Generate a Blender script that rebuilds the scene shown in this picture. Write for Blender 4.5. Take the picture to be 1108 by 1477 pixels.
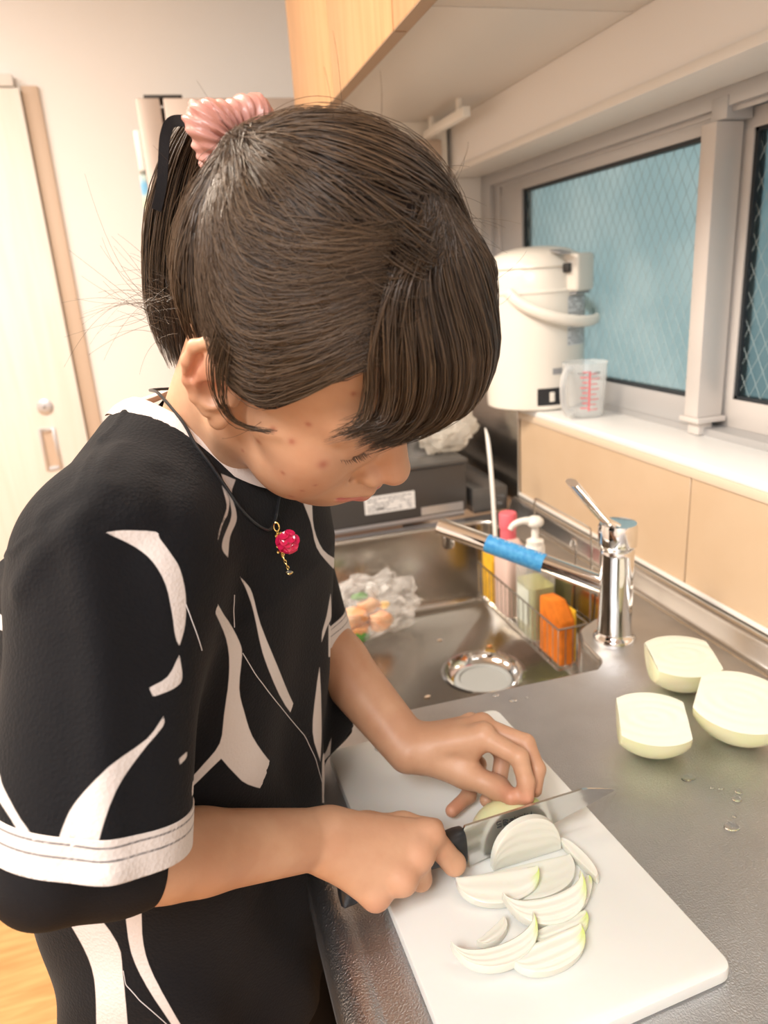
import bpy, bmesh, math, random
import numpy as np
from mathutils import Vector, Matrix, geometry
for _o in list(bpy.data.objects): bpy.data.objects.remove(_o)
SC = bpy.context.scene
COL = SC.collection
random.seed(7)
rng = np.random.default_rng(7)

# ------------------------------------------------------------------ camera
cam_data = bpy.data.cameras.new('camera')
cam = bpy.data.objects.new('camera', cam_data)
COL.objects.link(cam)
SC.camera = cam
cam_data.sensor_fit = 'HORIZONTAL'
cam_data.sensor_width = 36.0
cam_data.lens = 36.0 * 1040.0 / 1108.0
cam_data.clip_start = 0.02
cam_data.clip_end = 60.0
_R = ((0.95716085, 0.14716471, -0.24937052),
      (-0.28184686, 0.27610389, -0.91887376),
      (-0.06637362, 0.94979429, 0.30575375))
cam.matrix_world = Matrix.Translation((0, 0, 1.35)) @ Matrix(_R).to_4x4()
cam_data.dof.use_dof = True
cam_data.dof.focus_distance = 0.52
cam_data.dof.aperture_fstop = 9.5

# ------------------------------------------------------------------ world, lights, exposure
world = bpy.data.worlds.new('daylight')
SC.world = world
world.use_nodes = True
_bg = world.node_tree.nodes['Background']
_bg.inputs['Color'].default_value = (0.74, 0.82, 0.81, 1)
_bg.inputs['Strength'].default_value = 0.7

def area(name, loc, target, size, energy, color, size_y=None):
    l = bpy.data.lights.new(name, 'AREA')
    l.energy = energy; l.color = color; l.size = size
    if size_y:
        l.shape = 'RECTANGLE'; l.size_y = size_y
    o = bpy.data.objects.new(name, l); COL.objects.link(o)
    o.location = loc
    o.rotation_euler = (Vector(target) - Vector(loc)).to_track_quat('-Z', 'Y').to_euler()
    return o

area('ceiling_lamp_kitchen', (-0.75, 0.95, 2.36), (-0.75, 0.95, 0), 0.55, 36, (1.0, 0.88, 0.73))
area('room_fill', (-0.9, -0.7, 2.36), (-0.9, -0.7, 0), 0.9, 42, (0.98, 0.99, 1.0))  # neutral fill added behind the camera, in place of daylight from the left
area('back_wall_fill', (-1.1, 1.9, 2.36), (-1.0, 2.1, 0), 0.5, 8, (1.0, 0.96, 0.92))  # fill added to brighten the back wall and door, no fixture there
area('cabinet_strip_light', (0.56, 0.42, 1.655), (0.54, 0.42, 0), 0.05, 0.75, (1.0, 0.97, 0.92), 0.5)

SC.view_settings.view_transform = 'Standard'
SC.view_settings.look = 'None'
SC.view_settings.gamma = 1.0
SC.view_settings.use_curve_mapping = False
SC.view_settings.exposure = 0.52

# ------------------------------------------------------------------ helpers: materials
def mat(name, color, rough=0.5, metal=0.0, spec=0.5, bump=0.0, bscale=200.0, var=0.0, vscale=8.0,
        sss=0.0, trans=0.0, ior=1.45, coat=0.0, stretch=None, bdist=0.001, detail=3.0, color2=None, aniso=0.0):
    m = bpy.data.materials.new(name); m.use_nodes = True
    nt = m.node_tree; b = nt.nodes['Principled BSDF']
    c = tuple(color) + (1,)
    b.inputs['Base Color'].default_value = c
    b.inputs['Roughness'].default_value = rough
    b.inputs['Metallic'].default_value = metal
    b.inputs['Specular IOR Level'].default_value = spec
    b.inputs['IOR'].default_value = ior
    if aniso: b.inputs['Anisotropic'].default_value = aniso
    if trans: b.inputs['Transmission Weight'].default_value = trans
    if coat: b.inputs['Coat Weight'].default_value = coat; b.inputs['Coat Roughness'].default_value = 0.08
    if sss:
        b.inputs['Subsurface Weight'].default_value = sss
        b.inputs['Subsurface Radius'].default_value = (1.0, 0.35, 0.2)
        b.inputs['Subsurface Scale'].default_value = 0.006
    if bump or var:
        tc = nt.nodes.new('ShaderNodeTexCoord')
        mp = nt.nodes.new('ShaderNodeMapping')
        nt.links.new(tc.outputs['Object'], mp.inputs['Vector'])
        if stretch: mp.inputs['Scale'].default_value = stretch
    if var:
        n = nt.nodes.new('ShaderNodeTexNoise'); n.inputs['Scale'].default_value = vscale
        n.inputs['Detail'].default_value = 4.0
        nt.links.new(mp.outputs['Vector'], n.inputs['Vector'])
        mx = nt.nodes.new('ShaderNodeMix'); mx.data_type = 'RGBA'
        c2 = color2 if color2 else tuple(max(0, x * (1 - var)) for x in color)
        mx.inputs[6].default_value = c
        mx.inputs[7].default_value = tuple(c2) + (1,)
        cr = nt.nodes.new('ShaderNodeMapRange'); cr.inputs[1].default_value = 0.38; cr.inputs[2].default_value = 0.62
        nt.links.new(n.outputs['Fac'], cr.inputs[0])
        nt.links.new(cr.outputs[0], mx.inputs[0])
        nt.links.new(mx.outputs[2], b.inputs['Base Color'])
    if bump:
        n2 = nt.nodes.new('ShaderNodeTexNoise'); n2.inputs['Scale'].default_value = bscale
        n2.inputs['Detail'].default_value = detail
        nt.links.new(mp.outputs['Vector'], n2.inputs['Vector'])
        bp = nt.nodes.new('ShaderNodeBump'); bp.inputs['Strength'].default_value = bump
        bp.inputs['Distance'].default_value = bdist
        nt.links.new(n2.outputs['Fac'], bp.inputs['Height'])
        nt.links.new(bp.outputs['Normal'], b.inputs['Normal'])
    return m

def film(name, color, alpha, rough=0.12):
    """thin clear film: mostly see-through, with a glossy skin"""
    m = bpy.data.materials.new(name); m.use_nodes = True
    nt = m.node_tree; b = nt.nodes['Principled BSDF']
    b.inputs['Base Color'].default_value = tuple(color) + (1,)
    b.inputs['Roughness'].default_value = rough
    b.inputs['Alpha'].default_value = alpha
    lw = nt.nodes.new('ShaderNodeLayerWeight'); lw.inputs['Blend'].default_value = 0.35
    mr = nt.nodes.new('ShaderNodeMapRange'); mr.inputs[3].default_value = alpha; mr.inputs[4].default_value = min(1, alpha * 3.2)
    nt.links.new(lw.outputs['Facing'], mr.inputs[0]); nt.links.new(mr.outputs[0], b.inputs['Alpha'])
    return m

def wood(name, c1, c2, scale, stretch, rough=0.45):
    m = mat(name, c1, rough)
    nt = m.node_tree; b = nt.nodes['Principled BSDF']
    tc = nt.nodes.new('ShaderNodeTexCoord'); mp = nt.nodes.new('ShaderNodeMapping')
    mp.inputs['Scale'].default_value = stretch
    n = nt.nodes.new('ShaderNodeTexNoise'); n.inputs['Scale'].default_value = scale; n.inputs['Detail'].default_value = 6
    n.inputs['Distortion'].default_value = 0.6
    mx = nt.nodes.new('ShaderNodeMix'); mx.data_type = 'RGBA'
    mx.inputs[6].default_value = tuple(c1) + (1,); mx.inputs[7].default_value = tuple(c2) + (1,)
    mr = nt.nodes.new('ShaderNodeMapRange'); mr.inputs[1].default_value = 0.35; mr.inputs[2].default_value = 0.68
    nt.links.new(tc.outputs['Object'], mp.inputs['Vector']); nt.links.new(mp.outputs['Vector'], n.inputs['Vector'])
    nt.links.new(n.outputs['Fac'], mr.inputs[0]); nt.links.new(mr.outputs[0], mx.inputs[0])
    nt.links.new(mx.outputs[2], b.inputs['Base Color'])
    return m

# ------------------------------------------------------------------ helpers: mesh building
class MB:
    def __init__(s): s.v = []; s.f = []
    def add(s, vs, fs):
        o = len(s.v); s.v += [tuple(map(float, v)) for v in vs]; s.f += [tuple(i + o for i in f) for f in fs]; return s
    def box(s, x0, x1, y0, y1, z0, z1, M=None):
        vs = [(x, y, z) for x in (x0, x1) for y in (y0, y1) for z in (z0, z1)]
        if M is not None: vs = [M @ Vector(v) for v in vs]
        return s.add(vs, [(0, 1, 3, 2), (4, 6, 7, 5), (0, 4, 5, 1), (2, 3, 7, 6), (0, 2, 6, 4), (1, 5, 7, 3)])
    def rings(s, rs, closed=True, cap0=True, cap1=True):
        n = len(rs[0]); vs = [p for r in rs for p in r]; fs = []
        for i in range(len(rs) - 1):
            for j in range(n if closed else n - 1):
                k = (j + 1) % n
                fs.append((i * n + j, i * n + k, (i + 1) * n + k, (i + 1) * n + j))
        if cap0: fs.append(tuple(reversed(range(n))))
        if cap1: fs.append(tuple((len(rs) - 1) * n + j for j in range(n)))
        return s.add(vs, fs)
    def lathe(s, prof, c=(0, 0, 0), n=32, M=None, cap0=True, cap1=True):
        rs = []
        for r, z in prof:
            rs.append([Vector((c[0] + r * math.cos(2 * math.pi * j / n), c[1] + r * math.sin(2 * math.pi * j / n), c[2] + z)) for j in range(n)])
        if M is not None: rs = [[M @ p for p in r] for r in rs]
        return s.rings(rs, True, cap0, cap1)
    def tube(s, pts, r, n=10, cap=True, flat=None, up=None):
        pts = [Vector(p) for p in pts]; m = len(pts)
        rad = r if isinstance(r, (list, tuple)) else [r] * m
        rs = []; prev = None
        for i, p in enumerate(pts):
            t = (pts[min(i + 1, m - 1)] - pts[max(i - 1, 0)]).normalized()
            if prev is None:
                a = Vector(up) if up else (Vector((0, 0, 1)) if abs(t.z) < 0.9 else Vector((1, 0, 0)))
            else: a = prev
            a = (a - t * a.dot(t)).normalized(); prev = a
            b = t.cross(a)
            fl = flat or 1.0
            rs.append([p + (a * math.cos(2 * math.pi * j / n) * fl + b * math.sin(2 * math.pi * j / n)) * rad[i] for j in range(n)])
        return s.rings(rs, True, cap, cap)
    def prism(s, poly, z0, z1, M=None):
        lo = [Vector((p[0], p[1], z0)) for p in poly]; hi = [Vector((p[0], p[1], z1)) for p in poly]
        if M is not None: lo = [M @ p for p in lo]; hi = [M @ p for p in hi]
        return s.rings([lo, hi])
    def build(s, name, material, parent=None, smooth=False, bevel=0.0, seg=2, ang=40, loc=None):
        me = bpy.data.meshes.new(name)
        me.from_pydata(s.v, [], s.f); me.update()
        bm = bmesh.new(); bm.from_mesh(me)
        bmesh.ops.remove_doubles(bm, verts=bm.verts, dist=1e-6)
        bmesh.ops.recalc_face_normals(bm, faces=bm.faces)
        if bevel:
            ed = [e for e in bm.edges if e.is_manifold and e.calc_face_angle(0) > math.radians(30)]
            bmesh.ops.bevel(bm, geom=ed, offset=bevel, segments=seg, profile=0.5, affect='EDGES', clamp_overlap=True)
        bm.to_mesh(me); bm.free()
        if loc is not None:
            me.transform(Matrix.Translation(-Vector(loc)))
        if smooth or bevel:
            me.shade_smooth()
            try: me.set_sharp_from_angle(angle=math.radians(ang))
            except Exception: pass
        o = bpy.data.objects.new(name, me); COL.objects.link(o)
        if material: me.materials.append(material)
        if loc is not None: o.location = loc
        if parent is not None:
            o.parent = parent
            o.matrix_parent_inverse = Matrix.Translation(-Vector(parent.location))
        return o

def tag(o, label, cat, group=None):
    o['label'] = label; o['category'] = cat
    if group: o['group'] = group
    return o
def thing(name, label, cat, loc=(0, 0, 0), group=None):
    o = bpy.data.objects.new(name, None); COL.objects.link(o)
    o.empty_display_size = 0.05; o.location = loc
    return tag(o, label, cat, group)
def struct(o):
    o['kind'] = 'structure'; return o
def sub(o, parent):
    o.parent = parent
    o.matrix_parent_inverse = Matrix.Translation(-Vector(parent.location))
    return o
def spline(P, n):
    """Catmull-Rom through the points, n samples"""
    P = np.asarray(P, float); Q = np.vstack([2 * P[0] - P[1], P, 2 * P[-1] - P[-2]])
    out = []
    for t in np.linspace(0, len(P) - 1 - 1e-9, n):
        i = int(t); u = t - i; a, b, c, d = Q[i:i + 4]
        out.append(0.5 * ((2 * b) + (-a + c) * u + (2 * a - 5 * b + 4 * c - d) * u * u + (-a + 3 * b - 3 * c + d) * u ** 3))
    return np.array(out)
def fillet(poly, r, n=5):
    out = []; m = len(poly)
    for i in range(m):
        p0, p, p1 = (Vector(poly[i - 1]), Vector(poly[i]), Vector(poly[(i + 1) % m]))
        rr = r[i] if isinstance(r, (list, tuple)) else r
        a = (p0 - p); b = (p1 - p); la, lb = a.length, b.length; a.normalize(); b.normalize()
        ang = a.angle(b); d = min(rr / math.tan(ang / 2), la * 0.48, lb * 0.48)
        s_, e_ = p + a * d, p + b * d
        for k in range(n + 1):
            t = k / n; out.append(((1 - t) ** 2) * s_ + 2 * (1 - t) * t * p + t * t * e_)
    return [(q.x, q.y) for q in out]
def offset(poly, d):
    """move a counter-clockwise outline inward by d"""
    P = np.array(poly); n = len(P); out = []
    for i in range(n):
        t = P[(i + 1) % n] - P[i - 1]; L = np.hypot(*t) + 1e-9
        out.append(P[i] + np.array([-t[1], t[0]]) / L * d)
    return [tuple(p) for p in out]

# ------------------------------------------------------------------ materials
M_wall = mat('plaster_white', (0.86, 0.84, 0.82), 0.7, bump=0.08, bscale=350)
M_ceil = mat('ceiling_white', (0.82, 0.80, 0.77), 0.8, bump=0.05, bscale=300)
M_trim = mat('painted_trim', (0.80, 0.77, 0.73), 0.4, bump=0.02, bscale=150)
M_sill = mat('sill_white', (0.86, 0.85, 0.83), 0.35, bump=0.02, bscale=150)
M_panel = mat('kitchen_panel_beige', (0.58, 0.42, 0.275), 0.22, var=0.12, vscale=5, color2=(0.62, 0.46, 0.31))
M_floor = wood('floor_oak', (0.62, 0.36, 0.14), (0.48, 0.25, 0.085), 5.0, (1.2, 12, 1), 0.4)
M_cabwood = wood('cabinet_ash', (0.60, 0.345, 0.17), (0.50, 0.275, 0.125), 6.0, (9, 9, 0.7), 0.4)
M_cabedge = mat('cabinet_edge', (0.42, 0.29, 0.19), 0.5, bump=0.03, bscale=90)
M_under = mat('cabinet_underside', (0.70, 0.66, 0.61), 0.4, bump=0.03, bscale=120)
M_steel = mat('worktop_steel', (0.58, 0.59, 0.61), 0.34, 1.0, bump=0.9, bscale=620, bdist=0.0008, var=0.10, vscale=14)
M_steel2 = mat('brushed_steel', (0.55, 0.53, 0.50), 0.24, 1.0, bump=0.12, bscale=60, stretch=(1, 14, 14), bdist=0.0006)
M_sink = mat('sink_steel', (0.50, 0.47, 0.43), 0.23, 1.0, bump=0.10, bscale=70, stretch=(6, 1, 1), bdist=0.0008)
M_chrome = mat('chrome', (0.80, 0.80, 0.80), 0.06, 1.0, bump=0.01, bscale=30)
M_alu = mat('window_aluminium', (0.46, 0.455, 0.455), 0.42, 0.35, bump=0.03, bscale=200)
M_alu2 = mat('window_aluminium_pale', (0.66, 0.62, 0.59), 0.42, 0.25, bump=0.03, bscale=200)
M_gasket = mat('rubber_gasket', (0.02, 0.025, 0.03), 0.6, bump=0.05, bscale=200)
M_board = mat('white_plastic_board', (0.76, 0.76, 0.72), 0.38, sss=0.1, bump=0.05, bscale=260, bdist=0.0005)
M_blackplastic = mat('black_plastic', (0.016, 0.017, 0.019), 0.32, bump=0.05, bscale=300)
M_ivory = mat('ivory_plastic', (0.82, 0.77, 0.69), 0.25, bump=0.02, bscale=40)
M_whitepl = mat('white_plastic', (0.86, 0.84, 0.79), 0.3, bump=0.02, bscale=60)
M_greyink = mat('grey_print', (0.30, 0.30, 0.31), 0.5, bump=0.02, bscale=60)
M_redink = mat('red_print', (0.72, 0.14, 0.16), 0.5, bump=0.02, bscale=60)
M_paper = mat('label_paper', (0.80, 0.78, 0.76), 0.5, bump=0.03, bscale=80)
M_stove = mat('stove_grey', (0.085, 0.078, 0.074), 0.42, 0.4, bump=0.05, bscale=300)
M_stovetop = mat('stove_top', (0.10, 0.095, 0.09), 0.2, 0.2, bump=0.02, bscale=100)
M_fridge = mat('fridge_greige', (0.42, 0.35, 0.31), 0.42, 0.25, bump=0.03, bscale=200)
M_dark = mat('dark_gap', (0.03, 0.028, 0.027), 0.6, bump=0.03, bscale=80)
M_doorw = wood('sliding_door_white_ash', (0.86, 0.83, 0.78), (0.81, 0.77, 0.70), 4.0, (10, 10, 0.6), 0.5)
M_jamb = mat('door_jamb', (0.60, 0.46, 0.35), 0.5, bump=0.03, bscale=100)
M_satin = mat('satin_metal', (0.62, 0.63, 0.66), 0.35, 0.8, bump=0.02, bscale=100)
M_onion = mat('onion_flesh', (0.76, 0.71, 0.48), 0.28, sss=0.25, bump=0.10, bscale=90, stretch=(1, 1, 1), var=0.10, vscale=22, color2=(0.74, 0.74, 0.42))
M_onioncut = mat('onion_cut_face', (0.66, 0.645, 0.55), 0.26, sss=0.2, bump=0.08, bscale=160)
M_onionring = mat('onion_layer_line', (0.78, 0.79, 0.62), 0.3, sss=0.2, bump=0.05, bscale=160)
M_oniongreen = mat('onion_green_tip', (0.66, 0.76, 0.26), 0.3, sss=0.2, bump=0.05, bscale=160)
M_water = mat('water', (1, 1, 1), 0.02, trans=1.0, ior=1.33, bump=0.005, bscale=20)
M_clear = film('clear_plastic', (0.85, 0.86, 0.86), 0.16)
M_bag = film('thin_plastic_bag', (0.92, 0.90, 0.88), 0.16, 0.15)
M_soap = mat('green_soap', (0.72, 0.74, 0.30), 0.1, trans=0.55, ior=1.35, bump=0.01, bscale=20)
M_pink = mat('pink_plastic', (0.85, 0.16, 0.20), 0.35, bump=0.02, bscale=60)
M_pinkbody = mat('pale_pink_plastic', (0.80, 0.60, 0.54), 0.35, bump=0.02, bscale=60)
M_spongeo = mat('sponge_orange', (0.90, 0.24, 0.02), 0.9, bump=0.5, bscale=400, var=0.2, vscale=60)
M_spongey = mat('sponge_yellow', (0.88, 0.50, 0.03), 0.9, bump=0.5, bscale=400, var=0.2, vscale=60)
M_carrot = mat('carrot_peel', (0.88, 0.36, 0.12), 0.4, bump=0.1, bscale=120, var=0.3, vscale=40, color2=(0.92, 0.55, 0.30))
M_leaf = mat('green_leaf', (0.12, 0.32, 0.06), 0.5, bump=0.1, bscale=120, var=0.3, vscale=40)
M_wire = mat('steel_wire', (0.55, 0.54, 0.52), 0.2, 1.0, bump=0.01, bscale=60)
# ================================================================== the room
YB, XW = 2.70, 0.69
struct(MB().box(-2.6, 0.70, -2.0, YB + .08, -0.06, 0.0).build('floor', M_floor))
struct(MB().box(-2.6, 0.95, -2.0, YB + .08, 2.40, 2.46).build('ceiling', M_ceil))
struct(MB().box(-2.68, -2.6, -2.0, YB + .08, 0, 2.40).build('wall_left', M_wall))
struct(MB().box(-2.6, 0.95, -2.08, -2.0, 0, 2.40).build('wall_front', M_wall))
struct(MB().box(-2.6, 0.95, YB, YB + .08, 0, 2.40).build('wall_back', M_wall))
# window wall: lower part, upper part, both ends of the opening
WY0, WY1, WZ0, WZ1 = -0.75, 1.79, 1.078, 1.575
mb = MB()
mb.box(XW, 0.86, -2.0, YB, 0, WZ0 - .012)
mb.box(XW, 0.86, -2.0, YB, WZ1, 2.40)
mb.box(XW, 0.86, WY1, YB, WZ0 - .012, WZ1)
mb.box(XW, 0.86, -2.0, WY0, WZ0 - .012, WZ1)
wr = struct(mb.build('wall_right', M_wall))
# beige kitchen panels under the sill, each its own sheet with a joint between
for i, (a, b) in enumerate(((-0.95, -0.06), (-0.057, 0.837), (0.84, 1.375))):
    struct(MB().box(XW - .004, XW, a, b, 0.86, WZ0 - .014).build('wall_panel', M_panel, wr, bevel=.0008, seg=1))
struct(MB().box(XW - .010, XW, 1.378, 2.0, 0.86, WZ0 + .05).build('trim_1', M_steel2, bevel=.001))
# sill and opening trim
w1 = bpy.data.objects.new('window_1', None); COL.objects.link(w1); struct(w1)
MB().box(XW - .006, 0.802, WY0, WY1, WZ0 - .012, WZ0).build('window_sill', M_sill, w1, bevel=.002)
MB().box(XW - .0065, XW, WY0, WY1, WZ0 - .026, WZ0 - .012).build('sill_apron', mat('apron_beige', (0.72, 0.58, 0.44), .4, bump=.02), w1, bevel=.001)
MB().box(XW - .006, 0.80, WY0 - .02, WY1 + .014, WZ1 - .002, WZ1 + .012).build('head_casing', M_trim, w1, bevel=.0015)
MB().box(XW - .004, 0.80, WY1 - .002, WY1 + .012, WZ0, WZ1 - .002).build('reveal_lining', M_trim, w1, bevel=.001)
# outer aluminium frame
fr = MB()
fr.box(.790, .870, WY0, WY1 - .002, 1.548, WZ1 - .002)
fr.box(.797, .802, WY0, 1.70, 1.540, 1.548)
fr.box(.790, .870, 1.735, WY1 - .002, WZ0, 1.548)
fr.box(.800, .806, 1.700, 1.735, WZ0, 1.548)
fr.box(.812, .870, 1.695, 1.735, WZ0, 1.548)
fr.box(.800, .870, WY0, 1.735, WZ0, 1.090)
fr.build('window_frame', M_alu, w1, bevel=.0012)
# inner sash (left) with its meeting stile, outer sash (right)
s1 = MB()
s1.box(.799, .828, .985, 1.690, 1.521, 1.547)
s1.box(.799, .828, .985, 1.690, 1.090, 1.134)
s1.box(.797, .828, 1.583, 1.690, 1.134, 1.521)
s1 = s1.build('sash', M_alu, w1, bevel=.001)
st = MB().box(.783, .830, .953, .985, 1.108, 1.532).build('meeting_stile', M_alu2, s1, bevel=.002)
MB().box(.780, .832, .946, .992, 1.100, 1.108).build('stile_cap', M_alu2, s1, bevel=.001)
MB().box(.790, .815, .956, .982, 1.079, 1.100).build('stile_foot', M_alu2, s1, bevel=.001)
MB().box(.788, .832, .940, .972, 1.5325, 1.562).build('stile_head_block', M_alu, s1, bevel=.001)
s2 = MB()
s2.box(.836, .864, WY0 + .03, .985, 1.521, 1.547)
s2.box(.836, .864, WY0 + .03, .985, 1.090, 1.134)
s2.box(.836, .864, .940, .985, 1.134, 1.521)
s2 = s2.build('sash', M_alu2, w1, bevel=.001)
def frosted(name, c1, c2, rough):
    m = mat(name, c1, rough, trans=0.94, ior=1.3, bump=0.35, bscale=75, bdist=0.002, var=0.1, vscale=7, color2=c2)
    return m
MP1 = frosted('frosted_glass_teal', (0.42, 0.57, 0.59), (0.58, 0.70, 0.70), 0.32)
MP2 = frosted('frosted_glass_shaded', (0.16, 0.26, 0.29), (0.26, 0.37, 0.39), 0.30)  # dimmer light on the right pane, put into a darker glass tint
for sash, x, y0, y1, M_ in ((s1, .812, .985, 1.583, MP1), (s2, .849, WY0 + .07, .940, MP2)):
    g = MB(); e = .006
    for a, b, c, d in ((y0, y1, 1.134, 1.134 + e), (y0, y1, 1.521 - e, 1.521), (y0, y0 + e, 1.134, 1.521), (y1 - e, y1, 1.134, 1.521)):
        g.box(x - .010, x + .008, a, b, c, d)
    g.build('gasket', M_gasket, sash)
    MB().box(x - .003, x + .003, y0 + .002, y1 - .002, 1.136, 1.519).build('pane', M_, sash)
    # diamond wire mesh in the pane: real wires just behind the room-side face
    w = MB(); z0, z1 = 1.14, 1.515; stp = .0235; sl = 1.75
    H = (z1 - z0) / sl
    for sgn in (1, -1):
        k = y0 - H
        while k < y1 + H:
            a = Vector((x - .0042, k, z0)); b = Vector((x - .0042, k + sgn * H, z1))
            t0, t1 = 0.0, 1.0
            dy = b.y - a.y
            for lim, sg in ((y0 + .006, 1), (y1 - .006, -1)):
                ta = (lim - a.y) / dy
                if dy * sg > 0: t0 = max(t0, ta)
                else: t1 = min(t1, ta)
            if t1 - t0 > .02: w.tube([a.lerp(b, t0), a.lerp(b, t1)], .00042, 4, False)
            k += stp
    o = w.build('wire_mesh', mat('mesh_wire', (0.36, 0.44, 0.45), .8, .0, bump=.01), sash); o['kind'] = 'stuff'
# far sliding door, its jamb, rail and the skirting
d1 = bpy.data.objects.new('door_1', None); COL.objects.link(d1); struct(d1)
MB().box(-1.25, -.325, YB - .034, YB - .004, .01, 1.975).build('door_leaf', M_doorw, d1, bevel=.002)
MB().box(-1.30, -.338, YB - .036, YB - .001, 1.979, 2.012).build('door_rail', M_trim, d1, bevel=.002)
MB().box(-.322, -.274, YB - .012, YB - .001, .0, 1.985).build('door_jamb', M_jamb, d1, bevel=.001)
lk = MB().lathe([(.001, 0), (.026, .0), (.026, .003), (.021, .005), (.008, .0052), (.006, .008), (.001, .008)], n=28,
                M=Matrix.Translation((-.438, YB - .034, 1.017)) @ Matrix.Rotation(math.pi / 2, 4, 'X')).build('lock_rosette', M_satin, d1, smooth=True)
MB().box(-.443, -.435, YB - .0435, YB - .040, 1.015, 1.019).build('key_slot', M_dark, lk)
pl = MB()
for a, b, c, d in ((-.475, -.465, .80, .945), (-.431, -.421, .80, .945), (-.465, -.431, .933, .945), (-.465, -.431, .80, .812)):
    pl.box(a, b, YB - .040, YB - .032, c, d)
pl = pl.build('finger_pull', M_satin, d1, bevel=.001)
MB().box(-.465, -.431, YB - .0345, YB - .0335, .812, .933).build('pull_recess', M_jamb, pl)
struct(MB().box(-.27, .0, YB - .010, YB, 0, .06).build('baseboard_back', M_trim, bevel=.002))
struct(MB().box(-2.6, -1.32, YB - .010, YB, 0, .06).build('baseboard_left', M_trim, bevel=.002))
# room door handle side wall cupboard is out of the frame

# ------------------------------------------------------------------ fridge with slips clipped to its side
FX, FY = .005, 2.0
t = thing('fridge', 'tall greige fridge at the end of the kitchen behind the ponytail', 'fridge', (.3, 2.3, 0))
MB().box(FX, .60, FY + .062, 2.64, .02, 1.79).build('body', M_fridge, t, bevel=.004)
MB().box(FX, FX + .056, FY, FY + .06, .04, 1.797).build('door', M_fridge, t, bevel=.003)
dr = MB().box(FX + .064, .60, FY, FY + .06, .72, 1.797).build('door', M_fridge, t, bevel=.003)
MB().box(FX + .064, .60, FY, FY + .06, .04, .71).build('door', M_fridge, t, bevel=.003)
MB().box(FX + .070, FX + .088, FY - .002, FY + .01, .9, 1.74).build('grip_recess', M_dark, dr, bevel=.002)
MB().box(FX + .020, FX + .11, FY + .004, FY + .085, 1.7975, 1.805).build('hinge_cover', M_dark, t, bevel=.002)
tag(MB().box(FX - .016, FX - .001, FY + .03, FY + .12, 1.645, 1.735).build('paper_slip', M_paper, bevel=.003), 'white crumpled slip held to the left side of the fridge', 'paper')
mbp = MB().box(FX - .018, FX - .001, FY + .025, FY + .11, 1.495, 1.635)
t = mbp.build('packet', mat('blue_packet', (0.16, 0.42, 0.66), .4, var=.5, vscale=25, color2=(0.70, 0.72, 0.50)), bevel=.003)
tag(t, 'small blue packet hanging on the left side of the fridge', 'packet')

# ------------------------------------------------------------------ wall cupboard above the window
CX, CZ = .33, 1.682
t = thing('wall_cabinet', 'ash veneered wall cabinet with pale underside above the window', 'cabinet', (.51, .6, 1.68))
ub = MB().box(CX + .024, XW - .001, -.9, 1.018, CZ, CZ + .62).build('carcass', M_under, t, bevel=.001)
ub = MB().box(CX + .024, XW - .001, 1.021, 1.71, CZ, CZ + .62).build('carcass', M_under, t, bevel=.001)
for a, b in ((-.9, -.29), (-.287, .353), (.356, 1.0075), (1.0105, 1.3555), (1.3585, 1.712)):
    d = MB().box(CX, CX + .019, a, b, CZ - .031, CZ + .62).build('door', M_cabwood, t, bevel=.0015)
    MB().box(CX + .0005, CX + .0185, a + .001, b - .001, CZ - .0322, CZ - .0311).build('edge_band', M_cabedge, d)
MB().box(CX + .02, CX + .030, -.9, 1.71, CZ - .024, CZ - .0005).build('finger_rail', M_cabedge, t)
# strip light under the cupboard (out of the frame, lights the worktop)
t = thing('strip_light', 'slim white strip light under the wall cabinet', 'lamp', (.58, .42, 1.68))
MB().box(.535, .585, .12, .72, 1.660, 1.6815).build('housing', M_whitepl, t, bevel=.002)
# extractor hood at the far end and its pull bar
t = thing('extractor_hood', 'beige extractor hood beyond the wall cabinet over the stove', 'hood', (.5, 1.72, 1.60))
MB().box(.54, XW - .012, 1.716, 2.0, 1.56, 2.3).build('canopy', M_ivory, t, bevel=.004)
MB().box(.545, XW - .03, 1.706, 1.716, 1.60, 1.645).build('control_strip', M_jamb, t, bevel=.002)
t = thing('rail_bar', 'white square bar fixed under the wall cabinet near the hood', 'rail', (.63, 1.57, 1.64))
MB().box(.612, .628, 1.462, 1.70, 1.643, 1.661).build('bar', M_whitepl, t, bevel=.0015)
for y in (1.50, 1.66): MB().box(.616, .624, y - .006, y + .006, 1.661, 1.683).build('bracket', M_whitepl, t)

# ------------------------------------------------------------------ kitchen base unit, worktop with sink
t = thing('base_cabinet', 'wooden base cabinet under the steel worktop', 'cabinet', (.36, .5, 0))
MB().box(.085, XW - .005, -.9, 1.38, .10, .600).build('carcass', M_cabwood, t, bevel=.001)
MB().box(.085, XW - .005, -.9, .70, .600, .795).build('carcass', M_cabwood, t, bevel=.001)
MB().box(.12, XW - .005, -.9, 1.38, 0, .10).build('plinth', M_dark, t)
for a, b in ((-.9, -.33), (-.327, .243), (.246, .816), (.819, 1.378)):
    d = MB().box(.066, .085, a, b, .105, .785).build('door', M_cabwood, t, bevel=.0015)
    MB().box(.050, .0655, a + .06, b - .06, .755, .765).build('handle', M_satin, d, bevel=.001)
wt = thing('worktop', 'stainless steel worktop with front lip and back upstand', 'worktop', (.36, .5, .85))
ZT = .85
hole = fillet([(.095, .735), (.470, .7265), (.489, .742), (.495, .80), (.508, .832), (.545, .852), (.600, .870), (.600, 1.335), (.575, 1.352), (.12, 1.366), (.095, 1.34)],
              [.05, .006, .03, .03, .03, .03, .03, .05, .05, .05, .05], 6)
outer = [(.078, -.9), (.648, -.9), (.648, 1.38), (.078, 1.38)]
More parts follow.
